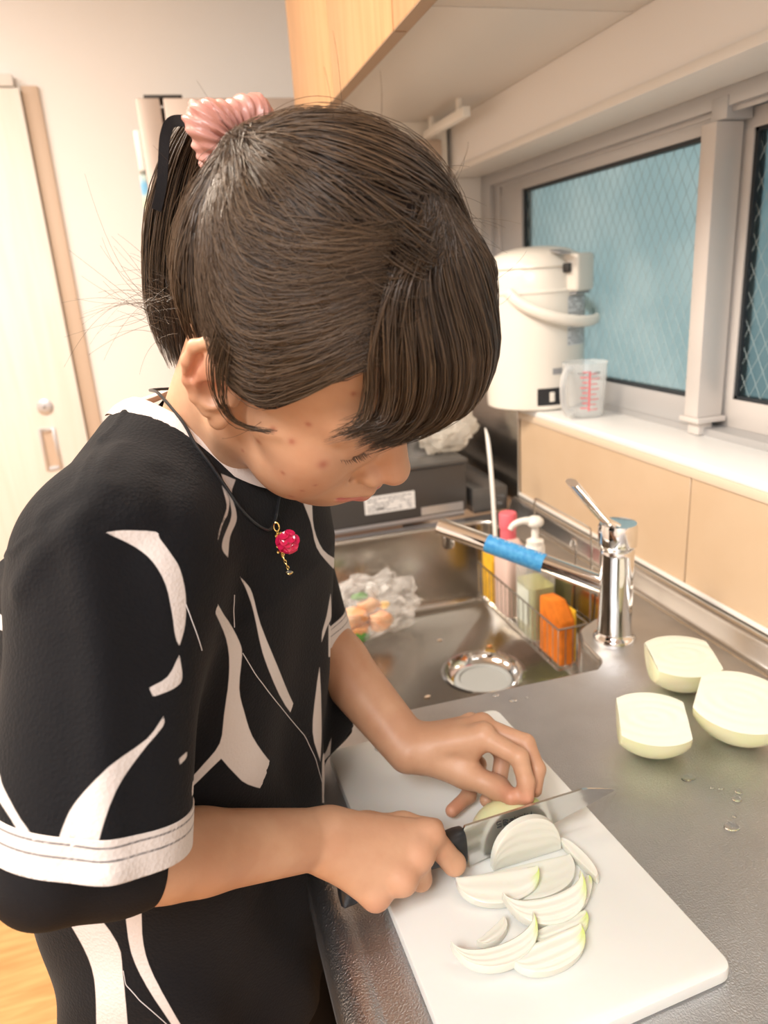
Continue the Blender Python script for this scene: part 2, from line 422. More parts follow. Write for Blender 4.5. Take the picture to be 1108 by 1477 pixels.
tri = geometry.tessellate_polygon([[Vector((*p, 0)) for p in outer], [Vector((*p, 0)) for p in hole]])
vv = [(*p, ZT) for p in outer] + [(*p, ZT) for p in hole]
mb = MB().add(vv, [tuple(f) for f in tri])
# front lip profile and back upstand profile run along the unit
prof = [(.078, .85), (.074, .8505), (.070, .8535), (.064, .8545), (.058, .8535), (.052, .850), (.048, .844), (.0465, .838), (.0465, .806), (.066, .806)]
mb.rings([[(x, -.9, z) for x, z in prof], [(x, 1.38, z) for x, z in prof]], closed=False, cap0=False, cap1=False)
mb.build('top_sheet', M_steel, wt, smooth=True, ang=35)
prof = [(.648, .85), (.654, .8515), (.659, .856), (.6655, .874), (.668, .8785), (.673, .881), (.684, .8815), (.6855, .883), (.6855, .874)]
MB().rings([[(x, -.9, z) for x, z in prof], [(x, 1.38, z) for x, z in prof]], closed=False, cap0=False, cap1=False).build('upstand', M_steel2, wt, smooth=True, ang=35)
MB().box(.680, .6856, -.9, 1.377, .8835, .8895).build('seal_strip', M_trim, wt, bevel=.001)
# sink bowl
lv = [(0.0, 0.0), (.002, .001), (.0035, .005), (.004, .012), (.006, .10), (.0075, .150), (.010, .167), (.014, .176), (.019, .180)]
rs = [[(*p, ZT - dz) for p in offset(hole, d)] for d, dz in lv]
sk = MB().rings(rs, True, False, False)
last = offset(hole, lv[-1][0])
DC, DR = (.452, 1.062), .072
circ = [(DC[0] + DR * math.cos(2 * math.pi * k / 40), DC[1] + DR * math.sin(2 * math.pi * k / 40)) for k in range(40)]
tri = geometry.tessellate_polygon([[Vector((*p, 0)) for p in last], [Vector((*p, 0)) for p in circ]])
sk.add([(*p, ZT - .180) for p in last] + [(*p, ZT - .180) for p in circ], [tuple(f) for f in tri])
sb = sk.build('sink_bowl', M_sink, wt, smooth=True, ang=50)
dr = MB().lathe([(DR + .004, .0008), (DR - .002, .0008), (DR - .004, -.004), (DR - .008, -.012), (DR - .018, -.016), (DR - .020, -.05)], (*DC, .67), 40, cap0=False, cap1=False).build('drain', M_chrome, wt, smooth=True, ang=60)
MB().lathe([(.053, -.018), (.050, -.014), (.044, -.0135), (.042, -.017), (.001, -.0175)], (*DC, .67), 36, cap0=False).build('drain_cover', mat('drain_rubber', (.40, .42, .42), .5, .0, bump=.1, bscale=90), dr, smooth=True, ang=40)

# ------------------------------------------------------------------ tap
FXc, FYc = .537, .792
t = thing('kitchen_tap', 'chrome single lever tap with long spout over the sink', 'tap', (FXc, FYc, .85))
body = MB().lathe([(.001, 0), (.0300, 0), (.0300, .003), (.0275, .007), (.0245, .010), (.0235, .014), (.0225, .05), (.0225, .128), (.0232, .132), (.0225, .1335), (.0222, .137), (.0250, .140), (.0256, .144), (.0256, .166), (.0240, .1715), (.001, .1725)], (FXc, FYc, .85), 44).build('body', M_chrome, t, smooth=True, ang=50)
lever = spline([(.535, .79, 1.016), (.515, .789, 1.030), (.490, .787, 1.058), (.462, .784, 1.090)], 12)
MB().tube(lever, [.0145, .0145, .014, .0138] + [.0132] * 8, 14, True, flat=.40, up=(.6, 0, .8)).build('lever', M_chrome, t, smooth=True, ang=50)
S0, S1 = Vector((.533, .796, .926)), Vector((.356, .990, .984))
sd = (S1 - S0).normalized()
sp = MB().tube([S0, S0.lerp(S1, .5), S1], .0135, 24).build('spout', M_chrome, t, smooth=True, ang=50)
nz = MB().lathe([(.001, -.030), (.0085, -.030), (.0095, -.026), (.0095, 0), (.001, 0)], S1 - sd * .014, 20).build('aerator', M_chrome, sp, smooth=True, ang=40)
mwrap = mat('blue_sleeve', (0.05, 0.30, 0.70), .35, var=.5, vscale=160, color2=(0.10, 0.42, 0.80))
wa, wb = .365, .70
wr_ = MB().tube([S0.lerp(S1, wa), S0.lerp(S1, (wa + wb) / 2), S0.lerp(S1, wb)], .0140, 24, False).build('blue_sleeve', mwrap, sp, smooth=True, ang=50)
prn = MB(); sx = sd.orthogonal().normalized(); sx = (Vector((0, 0, 1)) - sd * sd.z).normalized(); sy = sd.cross(sx)
rr = random.Random(4)
for row in range(-3, 4):
    u = wa + .02
    while u < wb - .03:
        L = rr.uniform(.006, .02)
        if rr.random() < .75:
            a = row * .28 + .7
            c0 = S0.lerp(S1, u); 
            for (da) in (0,):
                P = [c0 + (sx * math.cos(a + q) + sy * math.sin(a + q)) * .01422 + sd * w for q, w in ((-.05, 0), (.05, 0), (.05, L * .25), (-.05, L * .25))]
                prn.add(P, [(0, 1, 2, 3)])
        u += L + .008
pr = prn.build('print', M_whitepl, wr_)

# ------------------------------------------------------------------ wire rack in the sink with its contents
RX0, RX1, RY0, RY1, RZ0, RZ1 = .536, .590, .945, 1.27, .715, .790
t = thing('wire_rack', 'steel wire sponge rack hanging inside the right side of the sink', 'rack', ((RX0 + RX1) / 2, 1.1, RZ0))
rim = MB()
for z in (RZ1, RZ0):
    P = [(RX0, RY0, z), (RX1, RY0, z), (RX1, RY1, z), (RX0, RY1, z)]
    for i in range(4): rim.tube([P[i], P[(i + 1) % 4]], .0016, 8)
rim.build('rim', M_wire, t, smooth=True)
wv = MB()
for k in range(19):
    y = RY0 + (RY1 - RY0) * k / 18
    wv.tube([(RX0, y, RZ1), (RX0, y, RZ0), (RX1, y, RZ0), (RX1, y, RZ1)], .0009, 6)
for k in range(5):
    x = RX0 + (RX1 - RX0) * k / 4
    wv.tube([(x, RY0, RZ1), (x, RY0, RZ0), (x, RY1, RZ0), (x, RY1, RZ1)], .0009, 6)
o = wv.build('wire_bars', M_wire, t, smooth=True); o['kind'] = 'stuff'
hp = spline([(.592, 1.135, .790), (.592, 1.135, .90), (.592, 1.132, .946), (.592, 1.120, .956), (.592, 1.05, .956), (.592, .96, .956), (.592, .945, .948), (.592, .942, .90), (.592, .942, .79)], 40)
MB().tube(hp, .0016, 8).build('back_hoop', M_wire, t, smooth=True)
hk = spline([(.600, 1.02, .90), (.600, 1.012, .915), (.598, 1.0, .912), (.596, .996, .89), (.595, 1.0, .84), (.592, 1.0, .79)], 24)
MB().tube(hk, .0018, 8).build('hanging_hook', M_wire, t, smooth=True)
# sponges
def wedge_sponge(name, c, sx_, sy_, z0, z1, material, label):
    o = MB().add([(c[0] - sx_, c[1] - sy_, z0), (c[0] + sx_, c[1] - sy_, z0), (c[0] + sx_, c[1] + sy_, z0), (c[0] - sx_, c[1] + sy_, z0),
                  (c[0] - sx_, c[1] - sy_, z1 - .028), (c[0] + sx_, c[1] - sy_, z1 - .028), (c[0] + sx_ * .9, c[1] - sy_ * .2, z1), (c[0] - sx_ * .9, c[1] - sy_ * .2, z1), (c[0] + sx_, c[1] + sy_, z1 - .006), (c[0] - sx_, c[1] + sy_, z1 - .006)],
                 [(0, 3, 2, 1), (0, 1, 5, 4), (4, 5, 6, 7), (7, 6, 8, 9), (2, 3, 9, 8), (0, 4, 7, 9, 3), (1, 2, 8, 6, 5)]).build(name, material, bevel=.004, seg=3)
    tag(o, label, 'sponge', 'sponges in the wire rack'); return o
o = wedge_sponge('sponge', (.5555, .985), .014, .036, .7175, .826, M_spongeo, 'bright orange sponge standing at the near end of the wire rack')
MB().box(.5705, .5755, .955, 1.015, .7185, .812).build('scouring_layer', M_spongey, o, bevel=.002)
o = wedge_sponge('sponge', (.553, 1.238), .012, .024, .7175, .838, M_spongey, 'amber yellow sponge at the far end of the wire rack')
# soap pump bottle
def rrect(cx, cy, hx, hy, r, n=6):
    return fillet([(cx - hx, cy - hy), (cx + hx, cy - hy), (cx + hx, cy + hy), (cx - hx, cy + hy)], r, n)
def bottle(cx, cy, hx, hy, prof):
    return [[(*p, z) for p in rrect(cx, cy, hx * s, hy * s, min(hx, hy) * s * .55)] for s, z in prof]
bx, by = .5625, 1.075
t = thing('soap_bottle', 'clear square pump bottle of green dish soap standing in the wire rack', 'bottle', (bx, by, .717))
shell = MB().rings(bottle(bx, by, .0245, .036, [(.9, .7172), (1, .722), (1, .842), (.93, .856), (.55, .868), (.42, .871)]), True, True, False).build('bottle_body', M_clear, t, smooth=True, ang=40)
MB().rings(bottle(bx, by, .0228, .0340, [(.9, .7190), (1, .724), (1, .820)])).build('soap', M_soap, t, smooth=True, ang=40)
MB().box(bx - .0249, bx - .0246, by - .022, by + .022, .745, .815).build('label_sticker', film('clear_label', (.80, .86, .80), .35), t)
pc = MB().lathe([(.001, .862), (.0165, .862), (.0170, .866), (.0170, .888), (.0155, .890), (.0150, .8905), (.0150, .899), (.0080, .902), (.0065, .904), (.0062, .926), (.001, .926)], (bx, by, 0), 28).build('pump_collar', M_whitepl, t, smooth=True, ang=40)
hd = MB().lathe([(.001, .9262), (.0125, .9262), (.0150, .930), (.0148, .936), (.009, .9415), (.001, .9425)], (bx, by, 0), 28)
hd.tube(spline([(bx - .006, by, .935), (bx - .022, by + .004, .936), (bx - .036, by + .008, .931), (bx - .043, by + .010, .922)], 10), [.0072, .007, .0065, .006, .0058, .0055, .0052, .005, .0048, .0045], 12)
hd.build('pump_head', M_whitepl, pc, smooth=True, ang=50)
bx2, by2 = .5625, 1.175
t = thing('detergent_bottle', 'pale pink squeeze bottle with red cap behind the soap pump', 'bottle', (bx2, by2, .717))
MB().rings(bottle(bx2, by2, .0225, .032, [(.9, .7172), (1, .722), (1, .84), (.8, .86), (.5, .872)])).build('bottle_body', M_pinkbody, t, smooth=True, ang=40)
MB().lathe([(.001, .872), (.0150, .872), (.0150, .892), (.0165, .893), (.0170, .918), (.0150, .921), (.001, .921)], (bx2 - .004, by2, 0), 24).build('cap', M_pink, t, smooth=True, ang=40)
# white stick leaning in the far end of the rack
st = spline([(.560, 1.225, .7185), (.562, 1.24, .84), (.5665, 1.262, .96), (.5675, 1.278, 1.035), (.5645, 1.283, 1.062)], 20)
tag(MB().tube(st, [.0062] * 14 + [.006, .0055, .0048, .004, .003, .002], 10, flat=.6).build('spatula', M_whitepl, smooth=True), 'slim white plastic spatula standing upright at the far end of the sink', 'spatula')

# ------------------------------------------------------------------ bag of vegetable peelings in the sink
def blob(c, rad, seed, amp=.25, sub_=3, squash=1.0, zmin=None, freq=2.2):
    bm = bmesh.new(); bmesh.ops.create_icosphere(bm, subdivisions=sub_, radius=1)
    from mathutils import noise
    for v in bm.verts:
        n = v.co.normalized()
        q = n * freq + Vector((seed * 3.1, seed * 1.7, seed * .9))
        k = 1 + amp * noise.noise(q) + amp * .6 * abs(noise.noise(q * 2.7)) + amp * .3 * noise.noise(q * 6)
        v.co = Vector((n.x * rad[0] * k, n.y * rad[1] * k, n.z * rad[2] * k * squash)) + Vector(c)
        if zmin is not None and v.co.z < zmin: v.co.z = zmin + .0003
    vs = [tuple(v.co) for v in bm.verts]; fs = [tuple(v.index for v in f.verts) for f in bm.faces]; bm.free()
    return MB().add(vs, fs)
bc = (.292, 1.275, .733)
t = blob((bc[0] + .014, bc[1], bc[2] + .002), (.090, .064, .058), 3, .42, 4, zmin=.6705, freq=2.6).build('plastic_bag', M_bag, smooth=True, ang=24)
tag(t, 'crumpled clear plastic bag of vegetable peelings lying in the sink', 'bag')
peels = [('carrot_peel', M_carrot, (.255, 1.205, .728), (.030, .020, .022), 11, 'thick orange carrot peel topmost in the clear bag'),
         ('carrot_peel', M_carrot, (.305, 1.20, .715), (.024, .018, .020), 12, 'orange carrot piece at the right of the clear bag'),
         ('carrot_peel', M_carrot, (.285, 1.21, .745), (.022, .014, .016), 13, 'orange carrot peel between two others in the clear bag'),
         ('carrot_peel', M_carrot, (.262, 1.20, .700), (.022, .018, .018), 14, 'orange carrot peel lowest in the clear bag'),
         ('leaf_scrap', M_leaf, (.272, 1.215, .765), (.016, .012, .006), 15, 'green leaf scrap at the top of the clear bag'),
         ('leaf_scrap', M_leaf, (.265, 1.187, .696), (.013, .008, .012), 16, 'green leaf scrap low in the clear bag'),
         ('paper_scrap', M_paper, (.300, 1.225, .765), (.014, .006, .018), 17, 'white paper scrap at the top of the clear bag'),
         ('yellow_peel', M_spongey, (.318, 1.207, .742), (.010, .008, .008), 18, 'small yellow peel at the right of the clear bag')]
for nm, M_, c, r_, sd_, lb in peels:
    c = (c[0] + .007, c[1] + .04, c[2] + .004)
    o = blob(c, r_, sd_, .5, 2, freq=1.6).build(nm, M_, smooth=True, ang=40)
    tag(o, lb, 'peeling', 'vegetable peelings in the bag')
# bits of peel on the sink floor
for i, (x, y) in enumerate(((.40, .98), (.36, .93), (.50, 1.14), (.33, 1.02), (.42, 1.20))):
    o = blob((x, y, .6716), (.006, .003, .0012), 30 + i, .5, 1).build('peel_crumb', M_carrot if i == 2 else M_jamb, smooth=True)
    tag(o, ('tiny peel crumb on the sink floor, left of the drain', 'tiny peel crumb in the sink, closest to the near rim', 'orange peel crumb on the sink floor beside the wire rack', 'tiny peel crumb furthest left of the drain on the sink floor', 'tiny peel crumb on the sink floor behind the drain')[i], 'crumb', 'crumbs on the sink floor')

# ------------------------------------------------------------------ gas stove beyond the sink, bag on top
t = thing('gas_stove', 'dark grey table gas stove beyond the sink', 'stove', (.31, 1.6, .85))
MB().box(.075, .566, 1.392, 1.86, .862, .968).build('body', M_stove, t, bevel=.004)
MB().box(.072, .570, 1.388, 1.865, .9685, .978).build('top_plate', M_stovetop, t, bevel=.003)
MB().box(.085, .560, 1.396, 1.85, .8502, .8615).build('foot_rail', M_satin, t, bevel=.001)
lb = MB().box(.337, .447, 1.3905, 1.3918, .886, .924).build('label_sticker', M_paper, t)
def text_lines(mb, P, du, dv, w, h, n, seed, fill=.6, th=.0):
    r = random.Random(seed); du, dv = Vector(du), Vector(dv)
    for i in range(n):
        y = h * (i + .5) / n; x = w * .02
        while x < w * .95:
            L = r.uniform(.03, .12) * w; L = min(L, w * .97 - x)
            hh = h / n * fill * .5
            if r.random() < .85:
                p = Vector(P) + du * x + dv * (y - hh)
                mb.add([p, p + du * L, p + du * L + dv * hh * 2, p + dv * hh * 2], [(0, 1, 2, 3)])
            x += L + .02 * w
    return mb
text_lines(MB(), (.341, 1.3902, .889), (1, 0, 0), (0, 0, 1), .102, .032, 6, 3, .42).build('print', M_greyink, lb)
bar_ = MB().box(.362, .378, 1.3900, 1.3904, .8945, .8975).build('print_bar', M_dark, lb)
MB().box(.46, .556, 1.3905, 1.3918, .866, .884).build('trim_strip', M_satin, t)
for x in (.20, .44):
    g = MB().lathe([(.055, 0), (.060, .004), (.055, .008), (.050, .004)], (x, 1.64, .978), 28, cap0=False, cap1=False)
    for k in range(5):
        a = 2 * math.pi * k / 5
        g.box(-.004, .004, .03, .085, 0, .022, Matrix.Translation((x, 1.64, .978)) @ Matrix.Rotation(a, 4, 'Z'))
    g.build('burner_grate', M_blackplastic, t, smooth=True, ang=30)
t = blob((.545, 1.47, 1.040), (.072, .05, .062), 5, .35, 4, zmin=.979, freq=1.8).build('plastic_bag', film('clear_bag_tan', (.86, .80, .70), .30, .15), smooth=True, ang=24)
tag(t, 'folded clear plastic bag lying on top of the gas stove', 'bag')
# dark side shelf behind the stove, next to the wall
o = MB().box(.580, .662, 1.392, 1.86, .8503, .905).build('side_guard', M_stovetop, bevel=.003)
tag(o, 'low black guard strip between the stove and the wall', 'guard')

# ------------------------------------------------------------------ electric air pot on the sill
PX, PY, PZ = .725, 1.385, 1.0785
PR = .100
t = thing('electric_air_pot', 'ivory electric air pot standing on the window sill', 'pot', (PX, PY, PZ))
pb = MB().lathe([(.001, .0), (.092, .0), (.099, .004), (PR, .010), (PR, .225), (PR + .002, .228), (PR + .002, .231), (PR - .001, .233), (PR - .002, .262), (PR - .006, .272)], (PX, PY, PZ), 56, cap1=False).build('body', M_ivory, t, smooth=True, ang=30)
ld = MB().lathe([(PR - .006, .272), (PR - .001, .275), (PR - .002, .281), (.088, .297), (.066, .308), (.035, .314), (.001, .3155)], (PX, PY, PZ), 56, cap0=False, cap1=False).build('lid', M_ivory, t, smooth=True, ang=40)
def pcyl(ang, z, r=PR): return (PX + r * math.cos(ang), PY + r * math.sin(ang), PZ + z)
def curved_patch(mb, a0, a1, z0, z1, r, n=8):
    rs = []
    for k in range(n + 1):
        a = a0 + (a1 - a0) * k / n
        rs.append([pcyl(a, z0, r), pcyl(a, z1, r)])
    vs = [p for q in rs for p in q]
    fs = [(2 * k, 2 * k + 2, 2 * k + 3, 2 * k + 1) for k in range(n)]
    return mb.add(vs, fs)
AF = math.radians(-62)      # the side with the hinge and the printed label
hs = MB()
for k, (hw, dz0, dz1, rr_) in enumerate(((.030, .232, .288, .016),)):
    M_h = Matrix.Translation((PX, PY, PZ)) @ Matrix.Rotation(AF, 4, 'Z')
    hs.box(PR - .03, PR + .018, -hw, hw, .226, .296, M_h)
hs.build('hinge_housing', M_ivory, t, bevel=.007, seg=3)
M_h = Matrix.Translation((PX, PY, PZ)) @ Matrix.Rotation(AF, 4, 'Z')
MB().box(PR - .01, PR + .004, -.040, -.031, .262, .279, M_h).build('latch_slot', M_dark, t, bevel=.002)
MB().box(PR - .03, PR + .010, -.024, .024, .2215, .2255, M_h).build('housing_gap', M_greyink, t)
MB().box(.034, .074, -.014, .010, .3065, .3095, Matrix.Translation((PX, PY, PZ)) @ Matrix.Rotation(AF - .5, 4, 'Z') @ Matrix.Rotation(math.radians(10), 4, 'Y') @ Matrix.Translation((0, 0, .006))).build('lid_plate', M_greyink, ld, bevel=.001)
# label band down the side
lbl = curved_patch(MB(), AF - .30, AF + .34, .125, .216, PR + .0006).build('label_sticker', mat('label_grey', (.66, .67, .68), .4, bump=.02), t)
pm = MB(); r5 = random.Random(9)
for row in range(17):
    z = .128 + row * .0052; a = AF - .28
    while a < AF + .30:
        L = r5.uniform(.02, .09); L = min(L, AF + .32 - a)
        if r5.random() < .8: curved_patch(pm, a, a + L, z, z + .0026, PR + .0009, 2)
        a += L + .018
curved_patch(pm, AF - .28, AF + .32, .2155, .2185, PR + .0009, 6)
pm.build('print', M_greyink, lbl)
l2 = curved_patch(MB(), AF - .62, AF - .42, .072, .084, PR + .0006, 3).build('rating_plate', M_greyink, t)
# socket
so = curved_patch(MB(), AF - .92, AF - .34, .012, .046, PR + .0010, 8)
so = so.build('socket_plate', M_blackplastic, t)
M_s = Matrix.Translation((PX, PY, PZ)) @ Matrix.Rotation(AF - .62, 4, 'Z')
MB().box(PR - .004, PR + .003, -.006, .004, .019, .038, M_s).build('socket_pin_block', M_ivory, so, bevel=.001)
# carrying handle hanging down in a loop
hh = []
for k in range(25):
    a = AF - 1.45 + 2.9 * k / 24
    s = math.sin(math.pi * k / 24)
    hh.append(pcyl(a, .232 - .062 * s ** .8, PR + .006 + .022 * s))
MB().tube(hh, .0085, 12, True, flat=1.35).build('carrying_handle', M_ivory, t, smooth=True, ang=60)

# ------------------------------------------------------------------ measuring cup
MX, MY, MZ = .738, 1.212, 1.0785
t = thing('measuring_cup', 'clear plastic measuring cup with red scale beside the air pot', 'cup', (MX, MY, MZ))
MB().lathe([(.001, .001), (.034, .001), (.0355, .003), (.0415, .098), (.0425, .100), (.0415, .101), (.0400, .099), (.0345, .005), (.001, .003)], (MX, MY, MZ), 40).build('cup_body', M_clear, t, smooth=True, ang=40)
ha = math.radians(205)
hp = spline([(MX + .040 * math.cos(ha), MY + .040 * math.sin(ha), MZ + .092), (MX + .058 * math.cos(ha), MY + .058 * math.sin(ha), MZ + .090), (MX + .068 * math.cos(ha), MY + .068 * math.sin(ha), MZ + .070), (MX + .066 * math.cos(ha), MY + .066 * math.sin(ha), MZ + .035), (MX + .054 * math.cos(ha), MY + .054 * math.sin(ha), MZ + .014), (MX + .036 * math.cos(ha), MY + .036 * math.sin(ha), MZ + .012)], 22)
MB().tube(hp, .0045, 10, True, flat=1.6).build('cup_handle', film('clear_plastic_thick', (.86, .86, .85), .42), t, smooth=True)
sc_ = MB(); ac = math.radians(252)
def cp(a, z): r = .0358 + (z - .003) * .063; return (MX + (r + .0005) * math.cos(a), MY + (r + .0005) * math.sin(a), MZ + z)
def cpatch(mb, a0, a1, z0, z1):
    n = 4; vs = []
    for k in range(n + 1):
        a = a0 + (a1 - a0) * k / n; vs += [cp(a, z0), cp(a, z1)]
    mb.add(vs, [(2 * k, 2 * k + 2, 2 * k + 3, 2 * k + 1) for k in range(n)])
cpatch(sc_, ac - .04, ac + .04, .014, .088)
for k in range(8):
    z = .016 + k * .0095; w_ = .30 if k % 2 else .42
    cpatch(sc_, ac + .06, ac + .06 + w_, z, z + .0016)
    cpatch(sc_, ac - .08 - w_ * .8, ac - .08, z + .003, z + .0052)
sc_.build('red_scale', M_redink, t)
gsc = MB(); cpatch(gsc, ac - .55, ac - .20, .083, .086); cpatch(gsc, ac + .2, ac + .5, .083, .086); gsc.build('print', M_greyink, t)
# ================================================================== cutting board
ZB = .862
# the board leaves the frame at the bottom: its near edge runs square to the long edges
bpoly = fillet([(.1075, .304), (.3245, .316), (.3045, .6795), (.0995, .674)], [.012, .012, .013, .013], 6)
slot = []
scx, scy, sw, sh, sa = .192, .6585, .0430, .0085, math.radians(2)
for k in range(24):
    a = 2 * math.pi * k / 24
    x = math.copysign(sw - sh, math.cos(a)) + sh * math.cos(a); y = sh * math.sin(a)
    slot.append((scx + x * math.cos(sa) - y * math.sin(sa), scy + x * math.sin(sa) + y * math.cos(sa)))
tb = thing('cutting_board', 'white plastic cutting board with a slot handle on the worktop', 'cutting board', (.21, .5, .85))
mb = MB()
e = .0018
lev = [(e, .8502), (0, .852), (0, ZB - e), (e * .3, ZB - e * .3), (e, ZB)]
mb.rings([[(*p, z) for p in offset(bpoly, d)] for d, z in lev], True, False, False)
inn = offset(bpoly, e)
for z in (.8502, ZB):
    tri = geometry.tessellate_polygon([[Vector((*p, 0)) for p in inn], [Vector((*p, 0)) for p in slot]])
    mb.add([(*p, z) for p in inn] + [(*p, z) for p in slot], [tuple(f) for f in tri])
mb.rings([[(*p, ZB) for p in slot], [(*p, .8502) for p in slot]], True, False, False)
mb.build('board', M_board, tb, smooth=True, ang=40)

# ================================================================== onion halves
def onion_half(name, px, py, yaw, R, L, tilt, trim, label, roll=0.0, arc=(0.0, math.pi)):
    """a peeled bulb cut in two lengthwise: local X is the root-to-tip axis, the cut face looks up +Z"""
    Mx = Matrix.Rotation(yaw, 4, 'Z') @ Matrix.Rotation(tilt, 4, 'X') @ Matrix.Rotation(roll, 4, 'Y')
    n, m = 44, 24
    ts = [(-trim + (2 * trim) * i / n) for i in range(n + 1)]
    def rad(t): return R * (max(0, 1 - abs(t) ** 2.0)) ** .5
    rings_ = []
    for t in ts:
        r = rad(t)
        rings_.append([Vector((t * L, r * math.cos(math.pi * k / m), -r * math.sin(math.pi * k / m))) for k in range(m + 1)])
    zmin = min((Mx @ p).z for r in rings_ for p in r)
    T = Matrix.Translation((px, py, .8502 - zmin)) @ Mx
    t_ = thing(name, label, 'onion', tuple(T.translation), 'onion halves on the worktop')
    sh = MB().rings([[T @ p for p in r] for r in rings_], closed=False, cap0=True, cap1=True)
    body = sh.build('flesh', M_onion, t_, smooth=True, ang=50)
    # cut face: slightly domed sheet with the layers standing a little proud
    f = []; K = 40
    for i in range(n + 1):
        t = -trim + 2 * trim * i / n; r = rad(t); row = []
        for k in range(K + 1):
            s = -1 + 2 * k / K
            rho = math.sqrt(min(1, (s * r / R) ** 2 + (t * .75) ** 2))
            z = .0004 + .0012 * (1 - s * s) + .0003 * math.cos(rho * 24) * (1 - s ** 6) if abs(s) < 1 else .0
            row.append(T @ Vector((t * L, s * r * .999, z)))
        f.append(row)
    MB().rings(f, closed=False, cap0=False, cap1=False).build('cut_face', M_onioncut, t_, smooth=True, ang=80)
    return t_, T, rad
oA = onion_half('onion_half', .430, .560, math.radians(-28), .0410, .0480, math.radians(8), .72, 'smallest peeled onion half with flat trimmed ends, nearest the cutting board')
oB = onion_half('onion_half', .538, .652, math.radians(-20), .0440, .0500, math.radians(5), .74, 'peeled onion half with yellow green side, nearest the kitchen tap')
oC = onion_half('onion_half', .527, .545, math.radians(-48), .0470, .0520, math.radians(11), .82, 'largest peeled onion half at the right edge near the upstand', roll=math.radians(2))
# ================================================================== onion slices on the board
def slice_mat():
    m = mat('onion_slice', (0.84, 0.84, 0.74), 0.22, sss=.25, bump=.06, bscale=120)
    nt = m.node_tree; b = nt.nodes['Principled BSDF']
    at = nt.nodes.new('ShaderNodeAttribute'); at.attribute_name = 'tip'
    mx = nt.nodes.new('ShaderNodeMix'); mx.data_type = 'RGBA'
    mx.inputs[6].default_value = (.74, .73, .64, 1); mx.inputs[7].default_value = (.58, .72, .16, 1)
    nt.links.new(at.outputs['Fac'], mx.inputs[0]); nt.links.new(mx.outputs[2], b.inputs['Base Color'])
    return m
M_slice = slice_mat()
def onion_slice(a, b, bulge, inner, th, z, tilt, label, tip=1, tipw=.35, droop=.0, upright=False, name='onion_slice', layers=3, rise=0.0):
    """half-moon slice: a, b are the chord ends (world xy), bulge the arc height, inner the chord's own curve"""
    a, b = Vector((a[0], a[1], 0)), Vector((b[0], b[1], 0))
    d = (b - a); W = d.length / 2; d.normalize(); nrm_ = Vector((d.y, -d.x, 0))       # toward the bulge
    c = (a + b) / 2
    NT, NR = 30, 18
    verts = []; tipv = []
    def P(th_, rho):
        # rho 0 on the chord side, 1 on the skin side
        x = math.cos(th_) * W * (1 + .0 * rho)
        so = math.sin(th_); yo = bulge * so ** .8; yi = inner * so ** .9
        y = yi + (yo - yi) * rho
        return x, y
    top, bot = [], []
    for i in range(NT + 1):
        th_ = math.pi * (i / NT) * .94 + math.pi * .03
        for k in range(NR + 1):
            rho = k / NR
            x, y = P(th_, rho)
            g = .00022 * math.cos((rho ** 1.3 + .05 * math.sin(th_ * 3 + layers)) * layers * 2 * math.pi) * math.sin(th_)
            edge = 0 if 0 < k < NR else -.0008
            bow = droop * (x / W) ** 2 + rise * y
            top.append((x, y, th / 2 + g + edge + bow)); bot.append((x, y, -th / 2 + bow))
            w = max(0, (x / W) * tip - (1 - tipw)) / tipw * (1 if k > NR * .45 else .2)
            tipv.append(min(1, w))
    if upright:
        Mx = Matrix(((d.x, 0, nrm_.x, c.x), (d.y, 0, nrm_.y, c.y), (0, 1, 0, z), (0, 0, 0, 1)))
    else:
        ct, st_ = math.cos(tilt), math.sin(tilt)
        # columns: chord direction, bulge direction (dips by tilt), face normal
        Mx = Matrix(((d.x, nrm_.x * ct, nrm_.x * st_, c.x), (d.y, nrm_.y * ct, nrm_.y * st_, c.y), (0, -st_, ct, z), (0, 0, 0, 1)))
    N = (NT + 1) * (NR + 1)
    vs = [Mx @ Vector(p) for p in top + bot]; fs = []
    for i in range(NT):
        for k in range(NR):
            q = i * (NR + 1) + k
            fs.append((q, q + 1, q + NR + 2, q + NR + 1)); fs.append((q + N, q + NR + 1 + N, q + NR + 2 + N, q + 1 + N))
        for k in (0, NR):
            q = i * (NR + 1) + k; fs.append((q, q + NR + 1, q + NR + 1 + N, q + N))
    for i in (0, NT):
        for k in range(NR):
            q = i * (NR + 1) + k; fs.append((q, q + N, q + 1 + N, q + 1))
    zmin = min(v.z for v in vs)
    lift = max(0, ZB + .0003 - zmin)
    vs = [Vector((v.x, v.y, v.z + lift)) for v in vs]
    mb = MB().add(vs, fs)
    me = bpy.data.meshes.new(name); me.from_pydata(mb.v, [], mb.f)
    at = me.attributes.new('tip', 'FLOAT', 'POINT'); at.data.foreach_set('value', tipv + tipv)
    bm = bmesh.new(); bm.from_mesh(me); bmesh.ops.recalc_face_normals(bm, faces=bm.faces); bm.to_mesh(me); bm.free()
    me.shade_smooth(); me.set_sharp_from_angle(angle=math.radians(50))
    me.materials.append(M_slice)
    o = bpy.data.objects.new(name, me); COL.objects.link(o)
    return tag(o, label, 'onion slice', 'onion slices on the board')
R_ = math.radians
onion_slice((.183, .452), (.266, .446), .036, .0, .006, .8655, 0, 'flat onion slice lying on the board right below the knife', tip=0)
onion_slice((.161, .449), (.230, .437), .027, .001, .008, .8735, R_(14), 'thick onion slice nearest the right fist with a green corner', tip=1, tipw=.3, layers=2)
onion_slice((.244, .396), (.266, .418), .006, -.002, .007, .868, R_(10), 'thin translucent onion tip at the right end of the big crescent', tip=1, tipw=.6, layers=1)
onion_slice((.196, .384), (.246, .389), .015, -.001, .007, .8665, R_(6), 'onion slice with green end just below the big crescent', tip=1, tipw=.5)
